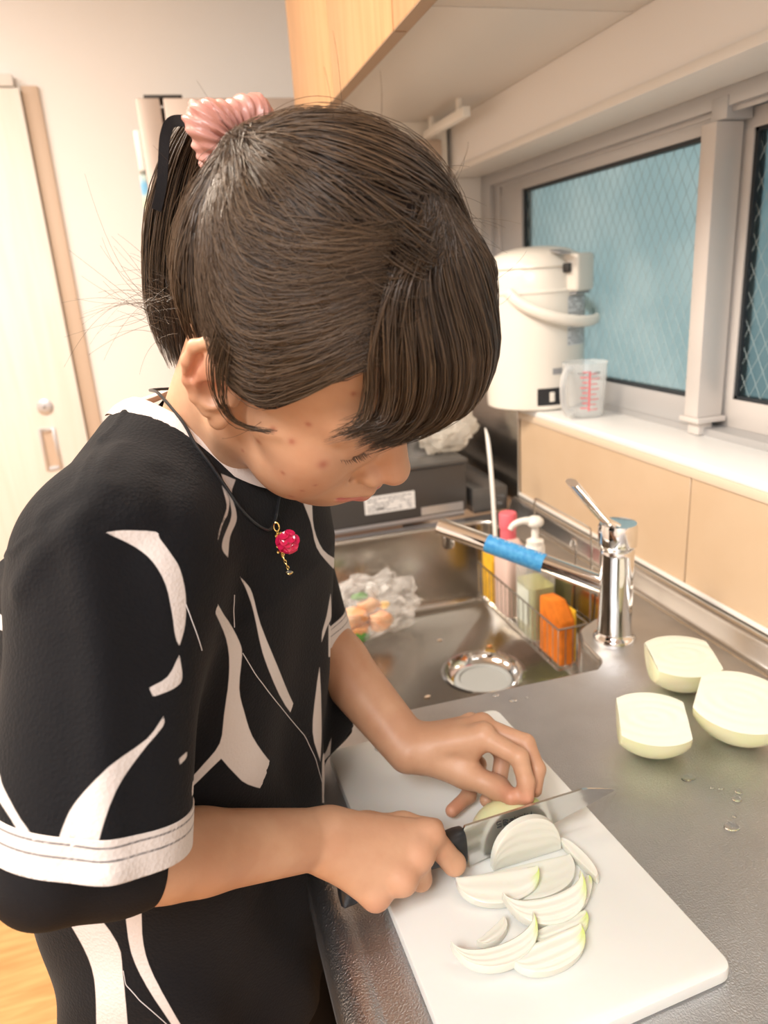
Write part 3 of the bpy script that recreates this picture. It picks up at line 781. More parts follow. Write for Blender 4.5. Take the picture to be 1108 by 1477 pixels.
onion_slice((.180, .379), (.214, .386), .010, .0, .005, .8648, R_(4), 'pale green onion sliver under the two front slices', tip=1, tipw=1.4, layers=2)
onion_slice((.172, .371), (.234, .377), .022, .0, .008, .8685, R_(12), 'green edged onion slice at the front right of the pile', tip=1, tipw=.4)
onion_slice((.156, .394), (.184, .407), .011, .001, .006, .8665, R_(5), 'small inner onion piece behind the front crescent', tip=0, layers=2)
onion_slice((.189, .420), (.258, .419), .036, .015, .009, .8775, R_(16), 'big crescent onion slice in the middle of the pile', tip=1, tipw=.35)
onion_slice((.134, .393), (.203, .396), .031, .016, .009, .8770, R_(14), 'curved onion crescent at the front left of the pile', tip=1, tipw=.3)
onion_slice((.272, .414), (.265, .462), .008, -.001, .009, .8665, R_(-12), 'narrow onion end piece standing right of the knife slice', tip=0, layers=1)

# the half being cut: its rounded back rests against the far side of the blade
ONY0, ONY1 = .4745, .517
t = thing('onion_piece', 'remaining onion half under the left fingers behind the knife', 'onion', (.228, .49, ZB))
n, m = 20, 18
rings_ = []
for k in range(m + 1):
    y = ONY0 + (ONY1 - ONY0) * k / m
    s = (k / m); rr0 = math.sqrt(max(.0004, 1 - (s * .985) ** 2.2))
    rings_.append([(.228 + .0400 * rr0 * math.cos(math.pi * j / n), y, ZB + .0004 + .0400 * rr0 * math.sin(math.pi * j / n) ** .85) for j in range(n + 1)])
MB().rings(rings_, closed=True).build('flesh', M_onion, t, smooth=True, ang=50)
gp = MB()
gp.rings([[(.2485 + .010 * math.cos(q) * w, .485 + .010 * w * math.sin(q), ZB + .0355 + .004 * (1 - w) - .35 * .010 * w * math.cos(q)) for q in np.linspace(0, 2 * math.pi, 14, endpoint=False)] for w in (1.0, .75, .4, .05)], True, False, True)
gp.build('green_top', M_oniongreen, t, smooth=True)
# slice still clinging to the near face of the blade
o = onion_slice((.1985, .4590), (.264, .4608), .0425, .0, .0065, ZB + .0005, 0, 'half-moon onion slice standing against the knife blade', tip=0, upright=True, layers=4)

# ================================================================== knife
KA = math.atan2(.004, .10)
KO = Vector((.1815, .4685, ZB + .0005))
MK = Matrix.Translation(KO) @ Matrix.Rotation(R_(1.5), 4, 'Z') @ Matrix.Rotation(R_(-1.2), 4, 'Y')
tk = thing('kitchen_knife', 'santoku kitchen knife with black handle cutting the onion', 'knife', tuple(KO))
# blade outline in local x (heel to tip), z (edge to spine)
edge = [(0, 0), (.028, .0046), (.056, .0102), (.084, .0164), (.110, .0222), (.130, .0268), (.1440, .0302)]
spine = [(.1455, .0312), (.1435, .0327), (.136, .0358), (.126, .0396), (.117, .0427), (.1115, .0436), (.09, .0440), (.06, .0441), (.02, .0442), (-.002, .0442), (-.004, .0405), (-.003, .024), (0, .012)]
out = edge + spine
def blade_th(x, z): return .0011 * min(1, max(.06, (z - x * .205) / .022)) * (1 if x < .12 else max(.3, 1 - (x - .12) / .055))
bl = MB()
A = [MK @ Vector((x, -blade_th(x, z), z)) for x, z in out]; Bv = [MK @ Vector((x, blade_th(x, z), z)) for x, z in out]
bl.rings([A, Bv])
M_blade = mat('blade_steel', (0.66, 0.655, 0.64), 0.2, 1.0, bump=.06, bscale=60, stretch=(1, 1, 30), bdist=.0004)
kb = bl.build('blade', M_blade, tk)
# stamped mark on the blade: small dark strokes in a row
mk = MB(); r3 = random.Random(12); x = .0275
for ch in 'SBakaki':
    w = .0052 if ch.isupper() else .0040
    h = .0058 if ch.isupper() else .0042
    z0 = .0318
    stro = {'S': [(1, 1, 0, 1), (0, 1, 0, .5), (0, .5, 1, .5), (1, .5, 1, 0), (1, 0, 0, 0)], 'B': [(0, 0, 0, 1), (0, 1, 1, .8), (1, .8, 0, .5), (0, .5, 1, .25), (1, .25, 0, 0)],
            'a': [(0, 1, 1, 1), (1, 1, 1, 0), (1, 0, 0, 0), (0, 0, 0, .5), (0, .5, 1, .5)], 'k': [(0, 0, 0, 1.3), (0, .4, 1, 1), (.2, .5, 1, 0)], 'i': [(.5, 0, .5, 1), (.4, 1.25, .6, 1.25)]}[ch]
    for (xa, za, xb, zb) in stro:
        p = Vector((x + xa * w * .8, -.00125, z0 + za * h)); q = Vector((x + xb * w * .8, -.00125, z0 + zb * h))
        dd = (q - p).normalized(); nn = Vector((-dd.z, 0, dd.x)) * .00042
        mk.add([MK @ (p - nn), MK @ (q - nn), MK @ (q + nn), MK @ (p + nn)], [(0, 1, 2, 3)])
    x += w * 1.2
mk.build('stamped_mark', mat('etched_dark', (.10, .10, .10), .5, .5, bump=.02), kb)
# handle: bolster block then slim grip running back into the fist
hr = []
for x, zc, hz, hy in ((-.0035, .0245, .0165, .0072), (-.0055, .0245, .0178, .0084), (-.012, .0250, .0175, .0088), (-.022, .0270, .0140, .0088), (-.035, .0270, .0122, .0088), (-.060, .0255, .0130, .0092), (-.085, .0225, .0130, .0092), (-.104, .0190, .0135, .0092), (-.113, .0165, .0125, .0084), (-.1155, .0155, .0095, .006)):
    hr.append([MK @ Vector((x, hy * math.copysign(abs(math.cos(a)) ** .6, math.cos(a)), zc + hz * math.copysign(abs(math.sin(a)) ** .6, math.sin(a)))) for a in np.linspace(0, 2 * math.pi, 20, endpoint=False)])
MB().rings(hr).build('handle', M_blackplastic, tk, smooth=True, ang=50)

# ================================================================== water drops
DROPS = ((.430, .440, .0062, 1.25, 'largest clear water drop on the worktop right of the board'),
         (.469, .476, .0036, 1, 'upper drop of the pair touching at the right of the worktop'),
         (.460, .468, .0044, 1.1, 'lower drop of the pair touching at the right of the worktop'),
         (.438, .510, .0050, 1.6, 'long water drop just below the smallest onion half'),
         (.442, .450, .0022, 1, 'tiny water drop right above the largest drop'),
         (.323, .722, .0036, 1.2, 'small water drop left of the others at the sink rim'),
         (.338, .704, .0044, 1.2, 'bigger water drop between the board corner and the sink rim'),
         (.457, .486, .0024, 1.2, 'tiny water drop left of the touching pair'),
         (.450, .490, .0022, 1.3, 'tiniest water drop beside the long drop'),
         (.356, .703, .0018, 1, 'tiny water drop right of the board corner near the sink'))
for (x, y, r_, e_, lab_) in DROPS:
    bm = bmesh.new(); bmesh.ops.create_icosphere(bm, subdivisions=3, radius=1)
    vs = [(x + v.co.x * r_ * e_, y + v.co.y * r_, .8502 + max(0, v.co.z) * r_ * .42) for v in bm.verts]
    fs = [tuple(v.index for v in f.verts) for f in bm.faces]; bm.free()
    o = MB().add(vs, fs).build('water_drop', M_water, smooth=True, ang=60)
    tag(o, lab_, 'water drop', 'water drops on the worktop')
# measured points: cheek marks (head frame), hair tie, seams, printed outlines, ribbon, cord
SPOTS = [(49.2, -4.7, 64.3, 2.2), (32.1, -21.6, 67.1, 2.2), (51.5, 12.7, 61.3, 2.0), (36.3, -4.4, 67.1, 2.0), (71.0, -10.7, 55.8, 3.4), (54.5, -32.2, 63.9, 1.6), (39.9, -140.6, -4.0, 1.8), (65.1, -57.2, 53.2, 1.7), (61.9, 44.7, 51.4, 1.6), (69.6, -42.0, 56.1, 1.4), (74.3, -31.6, 54.2, 1.2), (21.6, -53.8, 54.2, 1.3)]
TAILC = [(0.0585, 0.4729, 1.4287), (0.0527, 0.4853, 1.4385), (0.0435, 0.5, 1.4425), (0.0321, 0.5137, 1.4318), (0.0202, 0.5249, 1.4067), (0.0089, 0.5328, 1.3722), (0.003, 0.5356, 1.3365), (0.0042, 0.5322, 1.3012)]
RIDGES = [([(-0.0377, 0.5385, 1.2747), (-0.0446, 0.5203, 1.2687), (-0.0549, 0.507, 1.2628), (-0.0586, 0.4698, 1.2579), (-0.0607, 0.4478, 1.2544), (-0.0636, 0.434, 1.2498), (-0.0659, 0.4223, 1.244), (-0.0681, 0.4116, 1.2383)], 0.0018, 0.0026), ([(-0.1344, 0.5241, 1.1813), (-0.1062, 0.4388, 1.2143), (-0.0984, 0.4323, 1.2219), (-0.0842, 0.4224, 1.2307), (-0.0681, 0.4109, 1.2377), (-0.0586, 0.4099, 1.2345), (-0.0489, 0.4084, 1.2269)], 0.0015, 0.0024), ([(-0.0672, 0.4092, 1.2361), (-0.066, 0.4046, 1.2282), (-0.0649, 0.4005, 1.2203), (-0.0638, 0.3965, 1.2124), (-0.0633, 0.3931, 1.2055), (-0.0629, 0.3899, 1.1986), (-0.0624, 0.3867, 1.1917), (-0.062, 0.3835, 1.1848), (-0.0616, 0.3805, 1.1778), (-0.062, 0.3775, 1.1711), (-0.0623, 0.3744, 1.1644), (-0.0626, 0.3711, 1.1579), (-0.0629, 0.3678, 1.1514), (-0.0633, 0.3646, 1.145), (-0.0636, 0.3613, 1.1386), (-0.0644, 0.3578, 1.1317), (-0.0652, 0.3545, 1.1247), (-0.0661, 0.3511, 1.1179), (-0.0669, 0.3477, 1.1111), (-0.0677, 0.3443, 1.1043), (-0.0683, 0.3409, 1.097), (-0.0689, 0.3376, 1.0897), (-0.0693, 0.3333, 1.0832), (-0.0699, 0.3298, 1.0772), (-0.0706, 0.3267, 1.071), (-0.0989, 0.4492, 0.9534)], 0.0075, 0.012), ([(-0.0483, 0.4286, 1.249), (-0.056, 0.4207, 1.244), (-0.0633, 0.4124, 1.2393), (-0.0691, 0.4092, 1.2352), (-0.0756, 0.4104, 1.2298), (-0.0826, 0.414, 1.2237), (-0.0894, 0.4163, 1.2179), (-0.0968, 0.4172, 1.2085), (-0.1047, 0.4199, 1.1983)], 0.003, 0.01), ([(-0.0415, 0.483, 1.2619), (-0.0463, 0.4631, 1.2591), (-0.051, 0.4478, 1.2559), (-0.0558, 0.4361, 1.2523), (-0.0625, 0.4315, 1.2493), (-0.0695, 0.4296, 1.2456), (-0.0766, 0.4289, 1.2417), (-0.084, 0.4302, 1.2373)], 0.0022, 0.008), ([(-0.0166, 0.4519, 1.243), (-0.0169, 0.4374, 1.2365), (-0.0174, 0.4274, 1.2292), (-0.018, 0.4204, 1.2214), (-0.0262, 0.4144, 1.2183), (-0.0344, 0.4109, 1.2145)], -0.003, 0.012), ([(-0.0385, 0.4085, 1.2118), (-0.0377, 0.4048, 1.2046), (-0.0369, 0.4016, 1.1972), (-0.0362, 0.3991, 1.1896), (-0.0355, 0.3968, 1.1818), (-0.0353, 0.3946, 1.1741), (-0.0351, 0.3925, 1.1664), (-0.0349, 0.3903, 1.1586), (-0.0346, 0.3878, 1.151)], -0.003, 0.014), ([(-0.0578, 0.5216, 1.2633), (-0.054, 0.5058, 1.2629)], 0.0022, 0.004)]
PRINT = [([-0.025, 0.4075, 1.197], [-0.0574, 0.9347, -0.3509], -0.0083, 0.0063, [[0.0248, 0.029], [0.0222, 0.029], [0.0194, 0.0291], [0.0159, 0.0288], [0.0103, 0.0279], [0.007, 0.0272], [0.0036, 0.0266], [-0.0013, 0.0253], [-0.0029, 0.0243], [-0.0027, 0.0232], [-0.0029, 0.0213], [-0.0044, 0.0181], [-0.0064, 0.014], [-0.0081, 0.0102], [-0.0094, 0.0073], [-0.0105, 0.0045], [-0.0113, 0.0011], [-0.0118, -0.0035], [-0.0121, -0.0089], [-0.0119, -0.0143], [-0.0112, -0.0199], [-0.0101, -0.0258], [-0.0088, -0.031], [-0.0072, -0.0352], [-0.0054, -0.0389], [-0.0036, -0.0425], [-0.0031, -0.0408], [-0.0026, -0.039], [-0.0023, -0.0363], [-0.0023, -0.0323], [-0.0026, -0.0272], [-0.0027, -0.0221], [-0.0026, -0.0167], [-0.0025, -0.0109], [-0.0019, -0.0057], [-0.0008, -0.0008], [0.0008, 0.0039], [0.0027, 0.0081], [0.0049, 0.0118], [0.0076, 0.0151], [0.0109, 0.0185], [0.0151, 0.022], [0.0201, 0.0256]]), ([-0.0295, 0.3866, 1.1408], [-0.0669, 0.8776, -0.4748], -0.0064, 0.0061, [[-0.0087, 0.0131], [-0.0086, 0.0083], [-0.0085, 0.0034], [-0.0079, -0.0005], [-0.0067, -0.0028], [-0.0048, -0.0041], [-0.0023, -0.0051], [0.0011, -0.0059], [0.0053, -0.0064], [0.0093, -0.0068], [0.0098, -0.005], [0.0102, -0.0032], [0.0107, -0.0015], [0.0071, -0.0005], [0.0033, 0.0005], [-0.0001, 0.0022], [-0.0031, 0.0052], [-0.0059, 0.0092]]), ([-0.0657, 0.3501, 1.103], [-0.1515, 0.8077, -0.5698], -0.0074, 0.0076, [[-0.0354, 0.0293], [-0.0354, 0.0278], [-0.0353, 0.0262], [-0.0338, 0.024], [-0.0298, 0.021], [-0.027, 0.0191], [-0.0242, 0.0173], [-0.0215, 0.0153], [-0.0188, 0.0133], [-0.0161, 0.0112], [-0.0135, 0.0091], [-0.0107, 0.0067], [-0.008, 0.0043], [-0.0055, 0.0017], [-0.0031, -0.0009], [-0.0008, -0.0041], [0.0015, -0.0072], [0.0037, -0.0108], [0.0058, -0.0143], [0.0074, -0.0172], [0.0089, -0.02], [0.0104, -0.0233], [0.011, -0.0255], [0.0115, -0.0276], [0.015, -0.028], [0.0185, -0.0284], [0.0219, -0.0283], [0.0254, -0.0277], [0.0296, -0.0272], [0.0331, -0.0261], [0.0317, -0.0229], [0.0303, -0.0195], [0.029, -0.0164], [0.0278, -0.0139], [0.0265, -0.0117], [0.0249, -0.0092], [0.0229, -0.0063], [0.0204, -0.003], [0.0167, 0.0004], [0.014, 0.0023], [0.0113, 0.0042], [0.0079, 0.0063], [0.0045, 0.0083], [0.0011, 0.0101], [-0.0023, 0.012], [-0.0059, 0.0134], [-0.0095, 0.0148], [-0.0134, 0.0161], [-0.0174, 0.0174], [-0.0207, 0.0187], [-0.024, 0.02], [-0.0285, 0.023], [-0.032, 0.0262]]), ([-0.1152, 0.3622, 1.0917], [-0.2507, 0.7882, -0.5621], -0.0092, 0.0124, [[0.0032, 0.03], [0.0029, 0.028], [0.0026, 0.026], [0.0024, 0.0239], [0.0025, 0.0223], [0.0026, 0.0204], [0.0023, 0.0172], [0.0014, 0.0119], [0.0007, 0.0085], [0.0001, 0.0051], [-0.0007, 0.0016], [-0.0015, -0.0018], [-0.0027, -0.0054], [-0.0038, -0.0091], [-0.0051, -0.013], [-0.0064, -0.017], [-0.0082, -0.0229], [-0.0087, -0.0259], [-0.0084, -0.0272], [-0.0081, -0.0285], [-0.0059, -0.0276], [-0.0037, -0.0271], [-0.0019, -0.0246], [-0.0007, -0.0195], [-0.0003, -0.0161], [0.0002, -0.0126], [0.0007, -0.0093], [0.0012, -0.0061], [0.0026, 0.0001], [0.0043, 0.0062], [0.0056, 0.0108], [0.0064, 0.0125], [0.007, 0.0126], [0.0069, 0.0141], [0.0061, 0.0184], [0.0046, 0.0242]]), ([0.0023, 0.4547, 1.0764], [0.0042, 0.8569, -0.5155], -0.0485, 0.0469, [[0.0187, 0.0948], [0.0166, 0.0916], [0.0145, 0.0883], [0.0119, 0.0843], [0.0086, 0.0793], [0.0047, 0.0733], [0.0011, 0.0677], [-0.002, 0.0625], [-0.0049, 0.0575], [-0.0075, 0.0539], [-0.0097, 0.0494], [-0.0116, 0.0446], [-0.013, 0.0403], [-0.0137, 0.0374], [-0.014, 0.0349], [-0.0136, 0.0311], [-0.012, 0.0246], [-0.0109, 0.0206], [-0.0098, 0.0166], [-0.0084, 0.0093], [-0.0082, 0.0037], [-0.0087, -0.0015], [-0.0095, -0.0069], [-0.0102, -0.0128], [-0.0112, -0.0192], [-0.0128, -0.0257], [-0.0155, -0.0325], [-0.019, -0.0398], [-0.0225, -0.0463], [-0.0268, -0.053], [-0.0315, -0.0598], [-0.0348, -0.0655], [-0.0358, -0.0697], [-0.0356, -0.0731], [-0.0353, -0.0764], [-0.0316, -0.0748], [-0.0281, -0.074], [-0.0239, -0.0722], [-0.0178, -0.0687], [-0.0106, -0.0641], [-0.0047, -0.0596], [-0.0007, -0.0555], [0.0023, -0.0506], [0.0049, -0.0463], [0.0072, -0.0425], [0.0091, -0.0389], [0.011, -0.0355], [0.0152, -0.0382], [0.0193, -0.0408], [0.0235, -0.0436], [0.0277, -0.0464], [0.0318, -0.049], [0.0358, -0.0516], [0.0362, -0.05], [0.0366, -0.0483], [0.0367, -0.0462], [0.0324, -0.0432], [0.0279, -0.04], [0.0236, -0.0366], [0.0189, -0.0331], [0.0141, -0.0292], [0.0103, -0.0248], [0.0079, -0.0195], [0.0063, -0.0133], [0.0046, -0.0067], [0.0023, 0.001], [0.001, 0.0053], [-0.0004, 0.0096], [-0.0024, 0.0175], [-0.0038, 0.0244], [-0.0047, 0.0311], [-0.0049, 0.0372], [-0.0045, 0.0427], [-0.0034, 0.0478], [-0.0019, 0.052], [0.0001, 0.057], [0.0027, 0.0619], [0.0052, 0.0667], [0.0076, 0.0716], [0.01, 0.0766], [0.0123, 0.0813], [0.0144, 0.0858], [0.0165, 0.0901]]), ([0.0405, 0.4843, 1.0822], [0.0729, 0.8728, -0.4826], -0.053, 0.0444, [[0.0171, 0.0632], [0.0159, 0.0617], [0.0147, 0.0606], [0.0136, 0.059], [0.0125, 0.0575], [0.0114, 0.0555], [0.0104, 0.052], [0.0096, 0.0462], [0.0088, 0.0385], [0.0075, 0.0303], [0.0064, 0.0258], [0.0053, 0.0212], [0.0039, 0.016], [0.0024, 0.0107], [0.001, 0.0055], [-0.0005, 0.0002], [-0.0019, -0.0051], [-0.0033, -0.0106], [-0.0048, -0.0163], [-0.0064, -0.0222], [-0.008, -0.0273], [-0.0096, -0.0323], [-0.0116, -0.0369], [-0.0137, -0.0414], [-0.0182, -0.0498], [-0.0216, -0.0573], [-0.0232, -0.0638], [-0.0238, -0.0698], [-0.0245, -0.0758], [-0.024, -0.0716], [-0.0234, -0.0673], [-0.022, -0.0628], [-0.019, -0.0582], [-0.015, -0.0531], [-0.011, -0.0472], [-0.0071, -0.0401], [-0.003, -0.0318], [-0.0011, -0.0267], [0.0007, -0.0218], [0.0023, -0.0164], [0.0038, -0.0112], [0.0052, -0.0055], [0.0066, 0.0001], [0.0077, 0.0054], [0.0087, 0.0106], [0.0093, 0.0157], [0.0098, 0.0207], [0.0101, 0.0258], [0.0104, 0.0308], [0.0111, 0.0392], [0.012, 0.0456], [0.0131, 0.0507], [0.0141, 0.0549], [0.0151, 0.0581], [0.0161, 0.0605]]), ([0.0771, 0.5541, 0.9897], [0.1158, 0.8327, -0.5414], -0.0182, 0.0238, [[-0.0057, 0.0383], [-0.004, 0.0324], [-0.0023, 0.0264], [-0.0005, 0.0189], [0.0008, 0.0136], [0.0021, 0.0083], [0.0035, 0.002], [0.0049, -0.0043], [0.0057, -0.0099], [0.0064, -0.0155], [0.006, -0.0247], [0.0043, -0.0334], [0.0027, -0.0421], [0.0013, -0.0341], [-0.0001, -0.0259], [-0.0014, -0.0172], [-0.0025, -0.0067], [-0.003, -0.0009], [-0.0035, 0.0049], [-0.0044, 0.0151], [-0.0049, 0.0235], [-0.0053, 0.031]]), ([0.0965, 0.5748, 1.0661], [0.1488, 0.8866, -0.438], -0.0095, 0.019, [[-0.006, 0.024], [-0.0057, 0.017], [-0.0053, 0.0098], [-0.0047, 0.0039], [-0.0034, 0.0002], [-0.0017, -0.0022], [0.0001, -0.0049], [0.002, -0.0087], [0.0041, -0.0131], [0.0062, -0.0174], [0.0058, -0.0146], [0.0054, -0.0117], [0.0047, -0.0085], [0.0033, -0.0048], [0.0016, -0.0006], [-0.0003, 0.0042], [-0.0021, 0.0102], [-0.004, 0.0171]]), ([0.0849, 0.5965, 0.8958], [0.1125, 0.7906, -0.6019], -0.0435, 0.0244, [[-0.0086, 0.0305], [-0.0077, 0.0256], [-0.0068, 0.0205], [-0.0052, 0.0125], [-0.0039, 0.0063], [-0.0026, 0.0002], [-0.0009, -0.0076], [0.0007, -0.0146], [0.0022, -0.0217], [0.0038, -0.0287], [0.0048, -0.0286], [0.006, -0.0284], [0.007, -0.0279], [0.0062, -0.0212], [0.0055, -0.0147], [0.0048, -0.008], [0.0041, -0.0016], [0.0028, 0.0082], [0.0014, 0.0144], [-0.0005, 0.0166], [-0.0024, 0.019], [-0.0044, 0.0226], [-0.0065, 0.0266]]), ([0.0212, 0.4744, 1.2081], [0.0428, 0.9572, -0.2863], -0.0265, 0.0242, [[0.0018, 0.0277], [-0.0012, 0.0261], [-0.0044, 0.0243], [-0.0075, 0.0227], [-0.0059, 0.0195], [-0.0042, 0.0162], [-0.0033, 0.013], [-0.0034, 0.0095], [-0.0041, 0.0057], [-0.0046, 0.0022], [-0.0047, -0.0007], [-0.0046, -0.0035], [-0.0039, -0.0063], [-0.0023, -0.0092], [-0.0002, -0.0122], [0.0016, -0.0155], [0.0028, -0.0195], [0.0037, -0.024], [0.0047, -0.0284], [0.0057, -0.0265], [0.0068, -0.0245], [0.0073, -0.0226], [0.0074, -0.0205], [0.0069, -0.0183], [0.006, -0.0158], [0.0043, -0.0126], [0.0021, -0.0089], [0.0002, -0.0056], [-0.0007, -0.0033], [-0.0013, -0.0015], [-0.0016, 0.0007], [-0.0017, 0.0037], [-0.0017, 0.0071], [-0.0015, 0.0103], [-0.001, 0.0128], [-0.0003, 0.0151], [0.0003, 0.0177], [0.0008, 0.0208], [0.0013, 0.0243]]), ([0.0179, 0.4677, 1.2115], [0.0366, 0.9582, -0.2839], -0.0238, 0.0152, [[-0.0007, 0.0181], [-0.0018, 0.0161], [-0.0028, 0.014], [-0.0036, 0.012], [-0.0041, 0.01], [-0.0043, 0.0079], [-0.0041, 0.0057], [-0.0035, 0.003], [-0.0026, -0.0], [-0.0016, -0.0025], [-0.0006, -0.004], [0.0005, -0.0051], [0.0017, -0.007], [0.0033, -0.0101], [0.005, -0.0141], [0.0067, -0.0179], [0.006, -0.0155], [0.0053, -0.013], [0.0044, -0.0105], [0.0031, -0.0078], [0.0015, -0.0049], [0.0002, -0.0022], [-0.0008, -0.0001], [-0.0017, 0.0018], [-0.0021, 0.0045], [-0.0019, 0.0084], [-0.0013, 0.0133]]), ([0.0996, 0.5697, 1.1408], [0.1619, 0.9263, -0.3402], -0.031, 0.034, [[0.0137, 0.0362], [0.0112, 0.0362], [0.0086, 0.0362], [0.0061, 0.0363], [0.0065, 0.0285], [0.0069, 0.0205], [0.0066, 0.0133], [0.0054, 0.0066], [0.0035, 0.0002], [0.001, -0.0052], [-0.0027, -0.0096], [-0.0074, -0.0135], [-0.0109, -0.0168], [-0.0129, -0.0202], [-0.0138, -0.0236], [-0.0143, -0.0265], [-0.0144, -0.0287], [-0.0138, -0.0301], [-0.0134, -0.0319], [-0.0102, -0.0279], [-0.0069, -0.0238], [-0.0037, -0.0193], [-0.0002, -0.0141], [0.0033, -0.0087], [0.0059, -0.0029], [0.0073, 0.0039], [0.0079, 0.0115], [0.0088, 0.0185], [0.0103, 0.0246], [0.012, 0.0304]]), ([-0.1194, 0.4623, 0.8655], [-0.1756, 0.6797, -0.7122], -0.0392, 0.0451, [[0.0157, 0.0545], [0.0092, 0.0518], [0.0026, 0.0491], [-0.0029, 0.0446], [-0.0054, 0.0405], [-0.0078, 0.0364], [-0.01, 0.031], [-0.0121, 0.0257], [-0.0135, 0.021], [-0.0149, 0.0162], [-0.0157, 0.0095], [-0.015, 0.0035], [-0.0138, -0.0039], [-0.0131, -0.0092], [-0.0124, -0.0146], [-0.0117, -0.0188], [-0.0111, -0.023], [-0.0105, -0.0272], [-0.0097, -0.0323], [-0.0089, -0.0375], [-0.008, -0.0441], [-0.0073, -0.0487], [-0.0067, -0.0532], [0.0005, -0.05], [0.008, -0.0467], [0.0152, -0.0431], [0.0141, -0.039], [0.0128, -0.0344], [0.0114, -0.0283], [0.0104, -0.0239], [0.0093, -0.0195], [0.0081, -0.0143], [0.007, -0.009], [0.0062, -0.0042], [0.0055, 0.0006], [0.0053, 0.0083], [0.0059, 0.0155], [0.0073, 0.0235], [0.0084, 0.0283], [0.0096, 0.0331], [0.0111, 0.0386], [0.0127, 0.044], [0.0142, 0.0492]]), ([-0.0812, 0.4452, 0.8654], [-0.1224, 0.6715, -0.7308], -0.0437, 0.0361, [[0.0091, 0.0508], [0.0056, 0.0493], [0.0019, 0.0477], [-0.0016, 0.0462], [-0.0002, 0.0393], [0.0013, 0.0321], [0.002, 0.025], [0.002, 0.0183], [0.0013, 0.0114], [-0.0003, 0.0031], [-0.0019, -0.0029], [-0.0034, -0.0089], [-0.0048, -0.0135], [-0.0062, -0.0182], [-0.0076, -0.023], [-0.0093, -0.0286], [-0.0111, -0.0342], [-0.0131, -0.0405], [-0.0145, -0.0442], [-0.0159, -0.0478], [-0.0132, -0.0466], [-0.0105, -0.0453], [-0.0078, -0.0441], [-0.0072, -0.0406], [-0.0065, -0.0371], [-0.005, -0.0316], [-0.0034, -0.0271], [-0.0018, -0.0227], [0.0003, -0.0171], [0.0024, -0.0116], [0.0041, -0.0065], [0.0058, -0.0014], [0.007, 0.003], [0.0083, 0.0073], [0.0093, 0.0116], [0.0102, 0.0159], [0.0108, 0.0201], [0.0113, 0.0243], [0.0112, 0.0287], [0.0111, 0.0331], [0.0106, 0.0377], [0.0101, 0.0422], [0.0096, 0.0465]]), ([-0.028, 0.3746, 1.0963], [-0.0617, 0.8264, -0.5597], -0.0037, 0.0033, [[0.0025, 0.0002], [0.0008, 0.0011], [-0.001, 0.0021], [-0.0027, 0.0031], [-0.0025, 0.002], [-0.0023, 0.0009], [-0.0018, -0.0002], [-0.0006, -0.0012], [0.0008, -0.0021], [0.0023, -0.003], [0.0023, -0.002], [0.0024, -0.0009]]), ([-0.1353, 0.4937, 1.15], [-0.2462, 0.8983, -0.3639], -0.0071, 0.01, [[0.0026, 0.0073], [0.0013, 0.0065], [0.0001, 0.0058], [-0.0011, 0.0046], [-0.0023, 0.0026], [-0.0035, -0.0001], [-0.0041, -0.0024], [-0.0037, -0.0042], [-0.0027, -0.0059], [-0.0017, -0.0075], [0.0004, -0.0057], [0.0025, -0.0039], [0.0047, -0.0022], [0.004, 0.0009], [0.0033, 0.0041]]), ([-0.0356, 0.448, 1.0019], [-0.0626, 0.7881, -0.6124], -0.0045, 0.0068, [[-0.0022, 0.0115], [-0.0027, 0.0096], [-0.0032, 0.0075], [-0.0034, 0.0046], [-0.0029, 0.0], [-0.0022, -0.0057], [-0.0014, -0.0114], [0.0014, -0.01], [0.0043, -0.0087], [0.007, -0.0074], [0.0047, -0.0043], [0.0024, -0.0011], [0.0005, 0.002], [-0.0007, 0.0051], [-0.0015, 0.0084]]), ([0.059, 0.549, 0.8171], [0.0769, 0.7154, -0.6945], -0.047, 0.0451, [[0.0071, 0.013], [0.0025, 0.0124], [-0.0025, 0.0123], [-0.0078, 0.0119], [-0.0063, 0.0021], [-0.0046, -0.0078], [-0.0031, -0.0173], [-0.0021, -0.0145], [-0.0011, -0.0118], [-0.0001, -0.0089], [0.0011, -0.0056], [0.0024, -0.0019], [0.0037, 0.0017], [0.0048, 0.0054], [0.006, 0.0093]]), ([0.1079, 0.5756, 1.0437], [0.1632, 0.8709, -0.4635], -0.0071, 0.0068, [[0.0097, 0.0161], [0.0064, 0.0117], [0.0031, 0.0072], [-0.0002, 0.0028], [-0.002, 0.0048], [-0.0039, 0.0069], [-0.0058, 0.0089], [-0.0068, 0.0057], [-0.0081, 0.0023], [-0.0087, -0.0012], [-0.0086, -0.0051], [-0.008, -0.0094], [-0.0075, -0.0135], [-0.0008, -0.0134], [0.006, -0.0133], [0.0127, -0.0132], [0.0117, -0.0035], [0.0107, 0.0065]])]
STITCH = []
